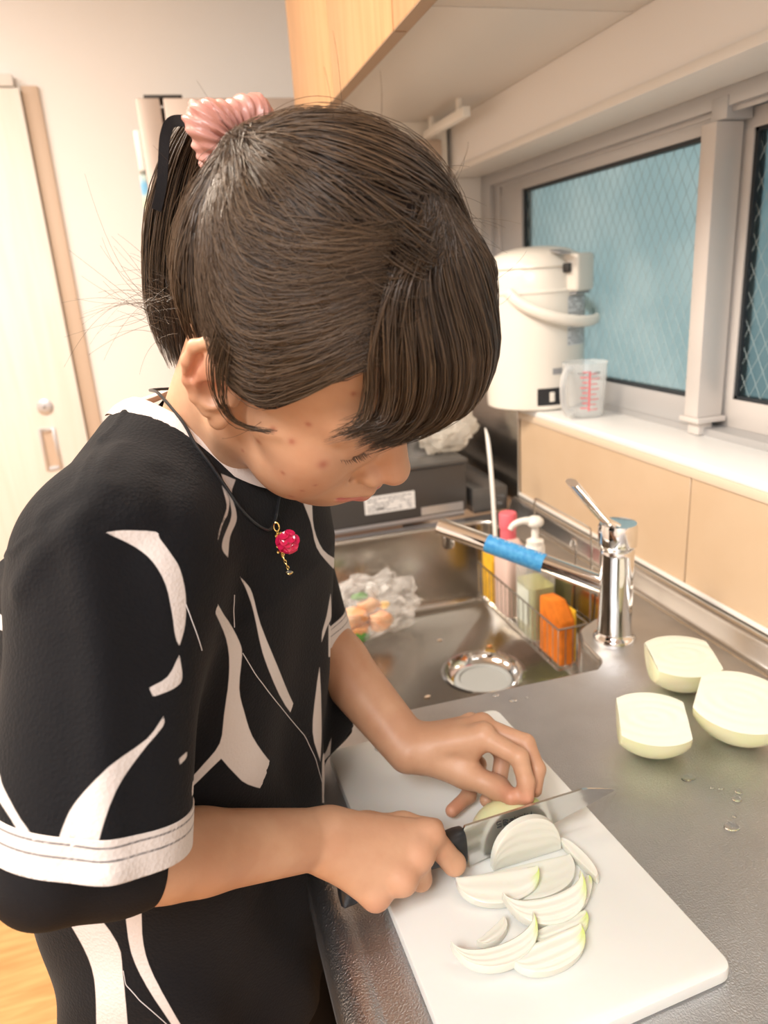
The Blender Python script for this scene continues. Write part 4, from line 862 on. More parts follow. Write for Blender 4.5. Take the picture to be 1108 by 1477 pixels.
LINES = [[(0.0166, 0.463, 1.1091), (0.0189, 0.4652, 1.102), (0.0212, 0.4675, 1.0947), (0.0235, 0.4699, 1.0873), (0.026, 0.4726, 1.0806), (0.0287, 0.4756, 1.0737), (0.0313, 0.4792, 1.0663), (0.0342, 0.4836, 1.0584), (0.0374, 0.4899, 1.049), (0.041, 0.4986, 1.038), (0.0448, 0.5085, 1.0259), (0.0486, 0.5171, 1.0144), (0.0528, 0.5243, 1.003), (0.057, 0.5299, 0.9925), (0.0612, 0.5349, 0.9821), (0.0638, 0.538, 0.9719), (0.0665, 0.5412, 0.9614), (0.0693, 0.545, 0.9504), (0.0709, 0.5481, 0.9389), (0.0727, 0.5524, 0.9263), (0.0749, 0.5593, 0.9115)], [(-0.0137, 0.406, 1.177), (-0.0127, 0.4063, 1.1713), (-0.0118, 0.4069, 1.1654), (-0.0109, 0.4076, 1.1598), (-0.0101, 0.4088, 1.154), (-0.0095, 0.41, 1.1487), (-0.009, 0.4117, 1.1429)], [(0.0165, 0.4596, 1.155), (0.0156, 0.4595, 1.1496), (0.0146, 0.4592, 1.1442), (0.014, 0.4591, 1.1379), (0.0134, 0.4585, 1.1318)], [(-0.1024, 0.4544, 0.8735), (-0.1023, 0.453, 0.8683), (-0.1021, 0.4514, 0.8632), (-0.0993, 0.449, 0.8595), (-0.0965, 0.4468, 0.8557), (-0.0938, 0.4448, 0.8515), (-0.0896, 0.4425, 0.8465), (-0.0855, 0.4407, 0.8409), (-0.0814, 0.4392, 0.8348), (-0.0766, 0.438, 0.8264)]]
RIBBON = [(0.0417, 0.4632, 1.4285), (0.0383, 0.4667, 1.4363), (0.0323, 0.4722, 1.4414), (0.0252, 0.4775, 1.445), (0.0189, 0.4823, 1.4446), (0.0148, 0.4845, 1.4378), (0.0121, 0.4834, 1.4259), (0.0095, 0.4834, 1.414), (0.0066, 0.4846, 1.4055), (0.0039, 0.4864, 1.3989)]
CORD = [(-0.0057, 0.5217, 1.2819), (-0.0002, 0.5105, 1.2674), (0.0064, 0.498, 1.2521), (0.0138, 0.4906, 1.2394), (0.0217, 0.485, 1.2238), (0.0291, 0.4845, 1.2081), (0.0367, 0.4897, 1.1955), (0.0452, 0.4971, 1.1856), (0.0508, 0.5035, 1.1833), (0.0557, 0.513, 1.1877), (0.0602, 0.5246, 1.1948), (0.0528, 0.4495, 1.2275)]
PEND = (0.0543, 0.5021, 1.1842)
# ================================================================== the person
# --- implicit-surface modelling: smooth unions of tapered limbs, meshed with surface nets
def A(p): return np.asarray(p, np.float32)
def cone(p, a, b, r1, r2):
    a, b = A(a), A(b); ba = b - a
    t = np.clip(((p - a) @ ba) / float(ba @ ba), 0, 1)
    q = p - a - t[:, None] * ba
    return np.sqrt(np.einsum('ij,ij->i', q, q)) - (r1 + (r2 - r1) * t)
def sph(p, c, r):
    q = p - A(c); return np.sqrt(np.einsum('ij,ij->i', q, q)) - r
def ell(p, c, r, R=None):
    q = p - A(c)
    if R is not None: q = q @ A(R).T
    r = A(r); k0 = np.sqrt(((q / r) ** 2).sum(1)) + 1e-9; k1 = np.sqrt(((q / (r * r)) ** 2).sum(1)) + 1e-9
    return k0 * (k0 - 1) / k1
def smin(a, b, k):
    h = np.maximum(k - np.abs(a - b), 0) / k
    return np.minimum(a, b) - h * h * k * .25
def smax(a, b, k): return -smin(-a, -b, k)
def run(p, prims):
    """prims: (op, k, fn) with op + union, - carve"""
    d = None
    for op, k, fn in prims:
        e = fn(p)
        if d is None: d = e
        elif op == '+': d = smin(d, e, k) if k else np.minimum(d, e)
        else: d = smax(d, -e, k)
    return d
def C(a, b, r1, r2): return lambda p: cone(p, a, b, r1, r2)
def S(c, r): return lambda p: sph(p, c, r)
def E(c, r, R=None): return lambda p: ell(p, c, r, R)
def chain(pts, rs, k=.004):
    return [('+', k, C(pts[i], pts[i + 1], rs[i], rs[i + 1])) for i in range(len(pts) - 1)]

def surfnet(f, lo, hi, h, slack=1.35):
    lo, hi = np.asarray(lo, float), np.asarray(hi, float)
    n = np.ceil((hi - lo) / h).astype(int) + 1
    B = 8
    def keep(blocks, size):
        c = lo + (blocks + .5) * size * h
        d = np.concatenate([f(c[i:i + 200000].astype(np.float32)) for i in range(0, len(c), 200000)])
        return blocks[np.abs(d) < size * h * .866 * slack + .004]
    nb = np.ceil(n / 32).astype(int)
    bl = np.stack(np.meshgrid(*[np.arange(k) for k in nb], indexing='ij'), -1).reshape(-1, 3)
    bl = keep(bl, 32)
    sub_ = np.stack(np.meshgrid(*[np.arange(4)] * 3, indexing='ij'), -1).reshape(-1, 3)
    bl = (bl[:, None] * 4 + sub_[None]).reshape(-1, 3)
    bl = keep(bl, 8)
    off = np.stack(np.meshgrid(*[np.arange(B + 1)] * 3, indexing='ij'), -1).reshape(-1, 3)
    V, K, QD = [], [], []
    D = np.array([n[1] * n[2] * 4, n[2] * 2, 1], np.int64)
    NX = n + 16
    mul = np.array([NX[1] * NX[2], NX[2], 1], np.int64)
    corners = np.array([[i, j, k] for i in (0, 1) for j in (0, 1) for k in (0, 1)])
    edges = [(0, 1), (2, 3), (4, 5), (6, 7), (0, 2), (1, 3), (4, 6), (5, 7), (0, 4), (1, 5), (2, 6), (3, 7)]
    for s in range(0, len(bl), 400):
        bb = bl[s:s + 400]
        P = (bb[:, None] * B + off[None])
        val = f((lo + P.reshape(-1, 3) * h).astype(np.float32)).reshape(len(bb), B + 1, B + 1, B + 1)
        cv = np.stack([val[:, c[0]:c[0] + B, c[1]:c[1] + B, c[2]:c[2] + B] for c in corners], -1)
        sg = cv < 0
        mix = sg.any(-1) & ~sg.all(-1)
        ib, ix, iy, iz = np.nonzero(mix)
        if not len(ib): continue
        v8 = cv[ib, ix, iy, iz]; s8 = sg[ib, ix, iy, iz]
        acc = np.zeros((len(ib), 3)); cnt = np.zeros(len(ib))
        for a, b in edges:
            m = s8[:, a] != s8[:, b]
            t = np.where(m, v8[:, a] / np.where(m, v8[:, a] - v8[:, b], 1), 0)
            acc += np.where(m[:, None], corners[a] + t[:, None] * (corners[b] - corners[a]), 0); cnt += m
        g = bb[ib] * B + np.stack([ix, iy, iz], -1)
        V.append(lo + (g + acc / cnt[:, None]) * h); K.append(g)
        for ax, cb in ((0, 4), (1, 2), (2, 1)):
            m = s8[:, 0] != s8[:, cb]
            QD.append(np.concatenate([g[m], np.full((m.sum(), 1), ax), s8[m, 0:1].astype(int)], 1))
    V = np.concatenate(V); K = np.concatenate(K) @ mul; QD = np.concatenate(QD)
    order = np.argsort(K); K = K[order]; V = V[order]
    F = []
    for ax in range(3):
        q = QD[QD[:, 3] == ax]; g = q[:, :3]; u, w = (ax + 1) % 3, (ax + 2) % 3
        eu = np.zeros(3, int); ew = np.zeros(3, int); eu[u] = 1; ew[w] = 1
        cells = [g - eu - ew, g - ew, g, g - eu]
        idx = []; ok = np.ones(len(g), bool)
        for c in cells:
            key = c @ mul; i = np.searchsorted(K, key); i = np.minimum(i, len(K) - 1)
            ok &= K[i] == key; idx.append(i)
        quad = np.stack(idx, 1)
        flip = q[:, 4] == 0
        quad[flip] = quad[flip][:, ::-1]
        F.append(quad[ok])
    F = np.concatenate(F)
    # pull the vertices on to the surface
    for _ in range(1):
        p = V.astype(np.float32); e = h * .5
        d0 = np.concatenate([f(p[i:i + 300000]) for i in range(0, len(p), 300000)])
        G = np.stack([np.concatenate([f((p + e * np.eye(3, dtype=np.float32)[k])[i:i + 300000]) for i in range(0, len(p), 300000)]) - d0 for k in range(3)], 1) / e
        V = V - np.clip(d0, -h, h)[:, None] * G / np.maximum((G * G).sum(1), .3)[:, None]
    return V, F
def np_mesh(name, V, F, material, parent=None, smooth=True):
    me = bpy.data.meshes.new(name)
    V = np.asarray(V, np.float32); F = np.asarray(F, np.int32)
    n = F.shape[1]
    me.vertices.add(len(V)); me.vertices.foreach_set('co', V.ravel())
    me.loops.add(F.size); me.loops.foreach_set('vertex_index', F.ravel())
    me.polygons.add(len(F)); me.polygons.foreach_set('loop_start', np.arange(0, F.size, n, dtype=np.int32))
    me.update(calc_edges=True); me.validate()
    if smooth: me.shade_smooth()
    o = bpy.data.objects.new(name, me); COL.objects.link(o)
    if material: me.materials.append(material)
    if parent is not None: sub(o, parent)
    return o

# --- frames
HO = np.array((.0782, .4810, 1.3158))
HF = np.array((.6165, -.4027, -.6765)); HU = np.array((.3251, -.6523, .6846))
HF /= np.linalg.norm(HF); HU -= HF * (HU @ HF); HU /= np.linalg.norm(HU)
HR = np.cross(HF, HU)                       # the person's right
if HR @ np.array((-.7171, -.6421, -.2712)) < 0: HR = -HR
HM = np.stack([HF, HU, HR])                 # rows: forward, up, right
def H(f, u, r): return HO + (HF * f + HU * u + HR * r) / 1000.0
def toH(p): return ((p - HO) @ HM.T) * 1000.0
AB = math.radians(35)
BH = np.array((math.cos(AB), -math.sin(AB), 0)); BR = np.array((-math.sin(AB), -math.cos(AB), 0)); BZ = np.array((0, 0, 1.0))
def BD(c, h, r, z): return np.array(c) + BH * h + BR * r + BZ * z

# joints
NECK = np.array((.012, .583, 1.215)); PELV = np.array((-.050, .588, .86))
SHR = np.array((-.056, .456, 1.190)); ELR = np.array((-.1150, .3915, 1.0310)); WRR = np.array((.052, .468, .934))
SHL = np.array((.066, .722, 1.165)); ELL_ = np.array((.072, .742, 1.035)); WRL = np.array((.163, .563, .921))

# --- head (millimetres in the head frame: forward, up, right)
def head_prims():
    L = [('+', 0, E((0, 42, 0), (84, 82, 72))),
         ('+', 22, E((34, 2, 0), (54, 66, 62))),
         ('+', 18, C((40, -42, 0), (62, -72, 0), 42, 25)),
         ('+', 14, C((8, -50, 40), (60, -82, 10), 16, 15)),
         ('+', 14, C((8, -50, -40), (60, -82, -10), 16, 15)),
         ('+', 14, S((72, -80, 0), 14)),
         ('+', 22, S((54, -30, 34), 27)), ('+', 22, S((54, -30, -34), 27)), ('+', 24, S((48, -54, 27), 26)), ('+', 24, S((48, -54, -27), 26)),
         ('+', 14, C((30, -14, 55), (56, -18, 46), 12, 14)), ('+', 14, C((30, -14, -55), (56, -18, -46), 12, 14)),
         ('+', 12, C((82, 15, 8), (66, 16, 44), 11, 10)), ('+', 12, C((82, 15, -8), (66, 16, -44), 11, 10)),
         ('+', 14, E((74, -56, 0), (24, 25, 30))),
         ('-', 12, S((99, -3, 32), 13.5)), ('-', 12, S((99, -3, -32), 13.5)), ('+', 9, C((74, -4, 15), (80, -16, 16), 9, 9)), ('+', 9, C((74, -4, -15), (80, -16, -16), 9, 9)),
         ('+', 4, S((67, -3, 31), 15.2)), ('+', 4, S((67, -3, -31), 15.2)),
         # nose
         ('+', 6, C((80, -6, 0), (90, -27, 0), 10, 13)),
         ('+', 9, C((84, 4, 0), (103, -24, 0), 6.5, 9.5)), ('+', 6, E((103, -29, 0), (11, 9.5, 10.5))),
         ('+', 5, E((93, -34.5, 13), (10.5, 8, 7.2))), ('+', 5, E((93, -34.5, -13), (10.5, 8, 7.2))),
         ('+', 4, C((101, -35, 0), (92, -41, 0), 4.5, 4.5)),
         ('-', 2.5, E((97, -43, 7), (5, 3.5, 3))), ('-', 2.5, E((97, -43, -7), (5, 3.5, 3))),
         ('-', 5, C((85, -40, 21.5), (91, -27, 20.5), 1.2, .9)), ('-', 5, C((85, -40, -21.5), (91, -27, -20.5), 1.2, .9)),
         # philtrum and lips
         ('-', 4, C((101, -46, 0), (102, -52, 0), 2.2, 2.0)),
         ('+', 5, C((98, -53, 5), (84, -57, 23), 6.0, 2.6)), ('+', 5, C((98, -53, -5), (84, -57, -23), 6.0, 2.6)),
         ('+', 5, C((95, -64, 0), (84, -59.5, 21), 6.8, 2.6)), ('+', 5, C((95, -64, 0), (84, -59.5, -21), 6.8, 2.6)),
         ('-', 2, C((104.5, -58, 0), (87, -58.5, 26), 1.6, 1.1)), ('-', 2, C((104.5, -58, 0), (87, -58.5, -26), 1.6, 1.1)),
         ('-', 5, C((95, -77, -8), (95, -77, 8), 4, 4)),
         # closed-lid crease
         ('-', 1.6, C((74.5, -6, 43), (82.5, -8.5, 33), .8, 1.0)), ('-', 1.6, C((82.5, -8.5, 33), (82.5, -6, 20), 1.0, .8)),
         ('-', 1.6, C((74.5, -6, -43), (82.5, -8.5, -33), .8, 1.0)), ('-', 1.6, C((82.5, -8.5, -33), (82.5, -6, -20), 1.0, .8)),
         ]
    # neck
    nb = (NECK - HO) @ HM.T * 1000
    L.append(('+', 22, C((-22, -28, 0), tuple(nb), 45, 46)))
    L.append(('+', 12, C((-2, -20, 50), tuple(nb + np.array((28, 0, 10))), 12, 9)))
    L.append(('+', 12, C((-2, -20, -50), tuple(nb + np.array((28, 0, -10))), 12, 9)))
    L.append(('+', 22, S(tuple((BD(NECK, -.015, 0, -.035) - HO) @ HM.T * 1000), 46)))
    # ears
    for s in (1, -1):
        def ear(f, u, q, s=s):
            # ear plane: leans back 14 deg, rear edge stands 32 deg off the head
            a = math.radians(14); f2 = f * math.cos(a) - u * math.sin(a); u2 = f * math.sin(a) + u * math.cos(a)
            b = math.radians(20)
            return (4 + f2 * .92 * math.cos(b) - q * math.sin(b) * -0.0, 1 + u2, s * (67 + -f2 * math.sin(b) + q))
        rim = [(4, 8), (2, 22), (-5, 30), (-15, 32), (-24, 26), (-28, 14), (-27, 0), (-22, -12), (-14, -22)]
        for i in range(len(rim) - 1):
            L.append(('+', 3, C(ear(*rim[i], 5), ear(*rim[i + 1], 5), 3.4, 3.4)))
        L.append(('+', 4, C(ear(-10, 18, 1.5), ear(-12, -12, 1.5), 11, 8)))
        L.append(('+', 4, C(ear(-18, 12, 1.5), ear(-16, -2, 1.5), 9, 8)))
        L.append(('+', 3, C(ear(-12, 24, 4), ear(-20, 4, 5), 3, 3.6)))
        L.append(('+', 3, C(ear(-20, 4, 5), ear(-12, -16, 4), 3.6, 3)))
        L.append(('+', 5, E(ear(-8, -27, 2), (7.5, 9.5, 5))))
        L.append(('-', 4, E(ear(-9, -2, 8), (8, 11, 7))))
        L.append(('-', 3, C(ear(-19, 20, 7), ear(-24, 4, 7.5), 2.2, 2.0)))
        L.append(('+', 3, C(ear(3, -1, 3), ear(1, -9, 3), 4, 4)))
    return L
HP = head_prims()
def f_head(p):
    q = toH(p.astype(np.float64)).astype(np.float32)
    return run(q, HP) / 1000.0

# --- arms and hands (metres, world)
def hand_right():
    W = WRR
    I, Mi, Ri, Pi = (np.array(v) for v in ((.1437, .4600, .9150), (.1300, .4475, .9105), (.1122, .4365, .9020), (.0905, .4385, .8920)))
    L = chain([ELR, ELR * .62 + WRR * .38, WRR], [.0265, .0255, .0205], .012)
    o = np.cross(WRR - ELR, BZ); o /= np.linalg.norm(o)
    L += chain([ELR + o * .006, ELR * .5 + WRR * .5 + o * .005, WRR + o * .007], [.0245, .0230, .0165], .010)
    L += chain([ELR - o * .006, ELR * .5 + WRR * .5 - o * .006, WRR - o * .008], [.0245, .0230, .0165], .010)
    # palm
    W1 = W + np.array((.014, -.004, -.002))
    L += [('+', .012, C(W1 + np.array((0, .006, .002)), I, .0175, .0120)), ('+', .012, C(W1, Mi, .0180, .0122)),
          ('+', .012, C(W1 + np.array((0, -.004, -.003)), Ri, .0180, .0118)), ('+', .012, C(W1 + np.array((-.002, -.006, -.008)), Pi, .0175, .0115)),
          ('+', .010, C(W1 + np.array((.01, .004, -.012)), (.118, .452, .898), .016, .014))]
    # knuckles stand proud
    for q, r_ in ((I, .0112), (Mi, .0112), (Ri, .0104), (Pi, .0098)):
        L.append(('+', .007, S(q + np.array((.000, -.002, .0016)), r_)))
    # fingers wrap the handle from the near side and close under it
    L += chain([I, (.1625, .4545, .8845), (.1640, .4690, .8735), (.1540, .4800, .8755)], [.0108, .0094, .0082, .0070], .0035)
    L += chain([Mi, (.1318, .4520, .8810), (.1330, .4660, .8720), (.1290, .4785, .8760)], [.0102, .0090, .0080, .0070], .0035)
    L += chain([Ri, (.1170, .4560, .8800), (.1150, .4680, .8720), (.1120, .4760, .8760)], [.0098, .0088, .0078, .0068], .0035)
    L += chain([Pi, (.0960, .4560, .8745), (.0960, .4680, .8700), (.0950, .4740, .8750)], [.0090, .0080, .0070, .0062], .0035)
    # thumb lies along the far side of the handle
    L += chain([W1 + np.array((.002, .012, .0)), (.098, .486, .915), (.130, .488, .906), (.156, .482, .900)], [.0150, .0118, .0098, .0080], .008)
    return L
def hand_left():
    W = WRL
    I, Mi, Ri, Pi = (np.array(v) for v in ((.2235, .5290, .9430), (.2300, .5480, .9400), (.2270, .5680, .9290), (.2170, .5850, .9130)))
    L = chain([ELL_, ELL_ * .55 + WRL * .45, WRL], [.0290, .0275, .0195], .012)
    o = np.cross(WRL - ELL_, BZ); o /= np.linalg.norm(o)
    L += chain([ELL_ + o * .006, ELL_ * .5 + WRL * .5 + o * .005, WRL + o * .008], [.026, .0235, .0150], .010)
    L += chain([ELL_ - o * .006, ELL_ * .5 + WRL * .5 - o * .006, WRL - o * .008], [.026, .0235, .0150], .010)
    L += [('+', .010, C(W + np.array((.006, -.004, .002)), I, .0165, .0115)), ('+', .010, C(W + np.array((.006, .002, .002)), Mi, .0165, .0115)),
          ('+', .010, C(W + np.array((.006, .008, 0)), Ri, .0165, .0112)), ('+', .010, C(W + np.array((.004, .012, -.004)), Pi, .0160, .0105))]
    for q, r_ in ((I, .0108), (Mi, .0106), (Ri, .0100), (Pi, .0095)):
        L.append(('+', .004, S(q + np.array((.001, .001, .002)), r_)))
    L += chain([I, (.2445, .4985, .9360), (.2455, .4870, .9180), (.2430, .4810, .9060)], [.0100, .0085, .0076, .0064], .003)
    L += chain([Mi, (.2610, .5180, .9330), (.2625, .4990, .9180), (.2555, .4900, .9040)], [.0100, .0086, .0076, .0064], .003)
    L += chain([Ri, (.2520, .5480, .9050), (.2380, .5300, .8850), (.2220, .5220, .8780)], [.0096, .0084, .0075, .0065], .003)
    L += chain([Pi, (.2310, .5620, .8870), (.2100, .5380, .8740), (.1880, .5255, .8735)], [.0088, .0078, .0070, .0060], .003)
    L += [('+', .010, C((.2030, .5310, .9110), (.2190, .5310, .9380), .0085, .0085)), ('+', .010, C((.196, .540, .912), (.222, .548, .930), .011, .011))]
    # thumb leaves the side of the palm near the wrist and pinches toward the index tip
    L += chain([W + np.array((.014, -.012, -.004)), (.2050, .5295, .9070), (.2270, .5080, .9010), (.2315, .4885, .9045)], [.0160, .0122, .0100, .0078], .008)
    return L
PR_, PL_ = hand_right(), hand_left()
def f_armR(p): return run(p, PR_)
def f_armL(p): return run(p, PL_)

# --- trunk, upper arms and legs (under the clothes)
FOOT = {}
def body_prims():
    L = []
    def torso(p):
        q = p - A(PELV)
        ax = A(NECK - PELV); t = np.clip((q @ ax) / float(ax @ ax), 0, 1)
        d = q - t[:, None] * ax
        h = d @ A(BH); r = d @ A(BR); z = d @ A(BZ)
        rr = .122 - .020 * np.sin(np.clip(t * 1.2, 0, 1) * math.pi) + .0 * t
        rr = np.where(t > .8, rr - (t - .8) * .28, rr)
        return np.sqrt((h / .66) ** 2 + r * r + (z / .8) ** 2) * .82 - rr * .82
    L.append(('+', 0, torso))
    L.append(('+', .03, C(NECK + np.array((0, 0, -.03)), SHR, .040, .036)))
    L.append(('+', .03, C(NECK + np.array((0, 0, -.03)), SHL, .040, .036)))
    L.append(('+', .02, C(SHR, ELR, .036, .026))); L.append(('+', .02, C(SHL, ELL_, .036, .026)))
    for s in (1, -1):
        hip = BD(PELV, -.005, .062 * s, -.08); kn = BD(PELV, .01, .075 * s, -.44); an = BD((PELV[0], PELV[1], 0), -.03, .09 * s, .075)
        L.append(('+', .04, C(hip, kn, .066, .048))); L.append(('+', .02, C(kn, an, .050, .036)))
        toe = BD(an, .15, .01 * s, -.045)
        L.append(('+', .02, C(an + np.array((0, 0, -.03)), toe, .034, .026)))
        FOOT[s] = (an, toe)
    return L
BP = body_prims()
def f_body(p): return run(p, BP)
# --- skin material: warm tone, lips, flush on ear and fingers, small marks on the cheek
def skin_material():
    m = mat('skin', (0.56, 0.32, 0.195), 0.46, sss=.12, bump=.22, bscale=420, bdist=.0004, var=.10, vscale=26, color2=(0.50, 0.265, 0.155))
    nt = m.node_tree; b = nt.nodes['Principled BSDF']
    src = b.inputs['Base Color'].links[0].from_socket
    def layer(src, attr, col, k=1.0):
        at = nt.nodes.new('ShaderNodeAttribute'); at.attribute_name = attr
        mu = nt.nodes.new('ShaderNodeMath'); mu.operation = 'MULTIPLY'; mu.inputs[1].default_value = k
        mx = nt.nodes.new('ShaderNodeMix'); mx.data_type = 'RGBA'; mx.inputs[7].default_value = tuple(col) + (1,)
        nt.links.new(at.outputs['Fac'], mu.inputs[0]); nt.links.new(mu.outputs[0], mx.inputs[0]); nt.links.new(src, mx.inputs[6])
        return mx.outputs[2]
    s = layer(src, 'flush', (.62, .20, .13), .75)
    s = layer(s, 'lip', (.50, .13, .12), .9)
    s = layer(s, 'spot', (.34, .10, .06), .8)
    s = layer(s, 'brow', (.10, .06, .04), .8)
    nt.links.new(s, b.inputs['Base Color'])
    return m
M_skin = skin_material()
me_, parts_ = [], []
def joinVF(L):
    V, F, o = [], [], 0
    for v, f in L: V.append(v); F.append(f + o); o += len(v)
    return np.concatenate(V), np.concatenate(F)
hb = surfnet(f_head, HO + np.array((-.17, -.15, -.17)), HO + np.array((.15, .19, .16)), .00135)
ra = surfnet(f_armR, np.array((-.16, .33, .84)), np.array((.20, .53, 1.07)), .0013)
la = surfnet(f_armL, np.array((.04, .46, .84)), np.array((.29, .79, 1.04)), .0013)
bb = surfnet(f_body, np.array((-.33, .28, -.01)), np.array((.22, .90, 1.28)), .010)
BV, BF = joinVF([hb, ra, la, bb])
PERSON = thing('person', 'woman in a black and white patterned T-shirt bending over the cutting board with a knife', 'person', (PELV[0], PELV[1], 0))
body = np_mesh('body', BV, BF, M_skin, PERSON)
q = toH(BV)
def gauss(P, c, r): return np.exp(-(((P - np.array(c)) / r) ** 2).sum(1))
isH = np.linalg.norm(BV - HO, axis=1) < .16
def seg(P, a, b):
    a, b = np.array(a, float), np.array(b, float); t = np.clip((P - a) @ (b - a) / ((b - a) @ (b - a)), 0, 1)
    return np.linalg.norm(P - a - t[:, None] * (b - a), axis=1)
lip = np.zeros(len(BV))
for a, b, r in (((99, -54, 0), (85, -57, 22), 5.4), ((99, -54, 0), (85, -57, -22), 5.4), ((97, -65, 0), (85, -60, 20), 6.8), ((97, -65, 0), (85, -60, -20), 6.8)):
    lip = np.maximum(lip, np.clip((r - seg(q, a, b)) / 2.0 + .5, 0, 1))
lip *= isH * (q[:, 0] > 82)
spot = np.zeros(len(BV))
for (f, u, r, s) in SPOTS:
    d2 = ((q - np.array((f, u, r))) ** 2).sum(1)
    spot = np.maximum(spot, np.exp(-d2 / (s * s)))
spot *= isH
flush = np.zeros(len(BV))
for c, r, k in (((-12, 6, 74), (11, 16, 14), .95), ((100, -32, 0), (13, 13, 14), .40), ((58, -30, 50), (22, 18, 22), .22)):
    flush = np.maximum(flush, k * gauss(q, c, r))
flush *= isH
for c, r, k in (((.2430, .4810, .9050), .011, .55), ((.2315, .4880, .9040), .012, .55), ((.190, .526, .8735), .012, .6), ((.239, .53, .915), .018, .35),
                ((.1437, .457, .917), .012, .30), ((.1300, .4445, .9125), .012, .30), ((.1122, .4335, .904), .012, .30), ((.164, .462, .876), .012, .35), ((.0905, .436, .89), .014, .35)):
    flush = np.maximum(flush, k * np.exp(-(((BV - np.array(c)) / r) ** 2).sum(1)))
brow = np.zeros(len(BV))
for s in (1, -1):
    brow = np.maximum(brow, np.clip((2.0 - seg(q, (92, 18, 16 * s), (80, 20, 42 * s)) * .5), 0, 1) * .6)
brow *= isH * (q[:, 0] > 60)
for nm, a in (('lip', lip), ('spot', spot), ('flush', flush), ('brow', brow)):
    at = body.data.attributes.new(nm, 'FLOAT', 'POINT'); at.data.foreach_set('value', a.astype(np.float32))

# lashes along the closed lids
def strands_mesh(name, P, R, material, parent, tone=None, sides=3):
    """P (n,k,3) strand points, R (n,k) radii -> one mesh of thin tapering tubes"""
    P = np.asarray(P, float); R = np.asarray(R, float); n, k = P.shape[:2]
    T = np.gradient(P, axis=1); T /= np.linalg.norm(T, axis=2, keepdims=True) + 1e-12
    Aa = np.empty_like(T)                       # frames carried along each strand
    ref = np.where(np.abs(T[:, 0, 2:3]) > .8, np.array([[1., 0, 0]]), np.array([[0, 0, 1.]]))
    for i in range(k):
        ref = ref - T[:, i] * (ref * T[:, i]).sum(1, keepdims=True)
        ref = ref / (np.linalg.norm(ref, axis=1, keepdims=True) + 1e-12); Aa[:, i] = ref
    Bb = np.cross(T, Aa)
    V = np.stack([P + R[..., None] * (Aa * math.cos(2 * math.pi * j / sides) + Bb * math.sin(2 * math.pi * j / sides)) for j in range(sides)], 2)
    idx = np.arange(n * k * sides).reshape(n, k, sides)
    F = []
    for j in range(sides):
        j2 = (j + 1) % sides
        F.append(np.stack([idx[:, :-1, j], idx[:, 1:, j], idx[:, 1:, j2], idx[:, :-1, j2]], -1).reshape(-1, 4))
    o = np_mesh(name, V.reshape(-1, 3), np.concatenate(F), material, parent)
    if tone is not None:
        at = o.data.attributes.new('tone', 'FLOAT', 'POINT'); at.data.foreach_set('value', np.repeat(np.asarray(tone, np.float32), k * sides))
    o['kind'] = 'stuff'
    return o
def hair_material(name, dark, light, rough=.33):
    m = mat(name, dark, rough, spec=.6, bump=.02, bscale=300)
    nt = m.node_tree; b = nt.nodes['Principled BSDF']
    at = nt.nodes.new('ShaderNodeAttribute'); at.attribute_name = 'tone'
    mx = nt.nodes.new('ShaderNodeMix'); mx.data_type = 'RGBA'
    mx.inputs[6].default_value = tuple(dark) + (1,); mx.inputs[7].default_value = tuple(light) + (1,)
    nt.links.new(at.outputs['Fac'], mx.inputs[0]); nt.links.new(mx.outputs[2], b.inputs['Base Color'])
    return m
M_hair = hair_material('hair', (.018, .011, .008), (.150, .092, .050))
lash = []
for s in (1, -1):
    for i in range(32):
        t = i / 31; base = np.array((74.2 + 9.0 * math.sin(math.pi * min(1, t * 1.1) * .62), -6.3 - 2.6 * math.sin(math.pi * t), (44.5 - 25 * t)))
        dirv = np.array((.75, -.55, .35 - .6 * t + rng.normal(0, .08)))
        L = 6.2 + rng.normal(0, .8)
        pts = [base + dirv * L * u + np.array((0, .9, 0)) * (u ** 2) * 2.0 for u in np.linspace(0, 1, 6)]
        lash.append([H(p[0], p[1], p[2] * s) for p in pts])
strands_mesh('eyelashes', lash, np.tile(np.array([.26, .25, .22, .18, .12, .05]) / 1000, (len(lash), 1)), mat('lash', (.012, .009, .008), .4, bump=.01), PERSON)

# --- hair: scalp cap and strands pulled back to the ponytail, fringe, tail, flyaways
HC = np.array((2., 44., -6.)); HRd = np.array((97., 98., 87.))
def on(n, h=0.0):
    n = n / np.linalg.norm(n, axis=-1, keepdims=True)
    return HC + n * (HRd + np.asarray(h)[..., None])
def nrm(p): 
    v = (p - HC) / HRd; return v / np.linalg.norm(v, axis=-1, keepdims=True)
def hairline(f):
    return np.interp(f, [-100, -88, -62, -40, -31, -26, 6, 12, 17, 28, 36, 48, 62, 74, 84, 90], [-40, -40, -34, -20, 0, 14, 16, -4, -10, -6, 10, 30, 52, 66, 76, 80])
def w2(P): return HO + (P @ HM) / 1000.0
# cap
nu, nv = 150, 150
th = np.linspace(0, math.pi, nv); ph = np.linspace(0, 2 * math.pi, nu, endpoint=False)
TH, PH = np.meshgrid(th, ph, indexing='ij')
dirs = np.stack([np.sin(TH) * np.cos(PH), np.cos(TH), np.sin(TH) * np.sin(PH)], -1)
capP = on(dirs, -7.0 + 0 * TH)
ok = capP[..., 1] > hairline(capP[..., 0]) + np.where(capP[..., 0] > 5, 13, 3)
idx = np.arange(nu * nv).reshape(nv, nu)
qd = np.stack([idx[:-1], np.roll(idx, -1, 1)[:-1], np.roll(idx, -1, 1)[1:], idx[1:]], -1).reshape(-1, 4)
okf = ok.ravel()[qd].all(1); qd = qd[okf]
used, inv_ = np.unique(qd, return_inverse=True)
CV = w2(capP.reshape(-1, 3)[used])
hair = np_mesh('hair', CV, inv_.reshape(-1, 4), mat('scalp_hair', (.020, .013, .010), .9, bump=.2, bscale=250), PERSON)
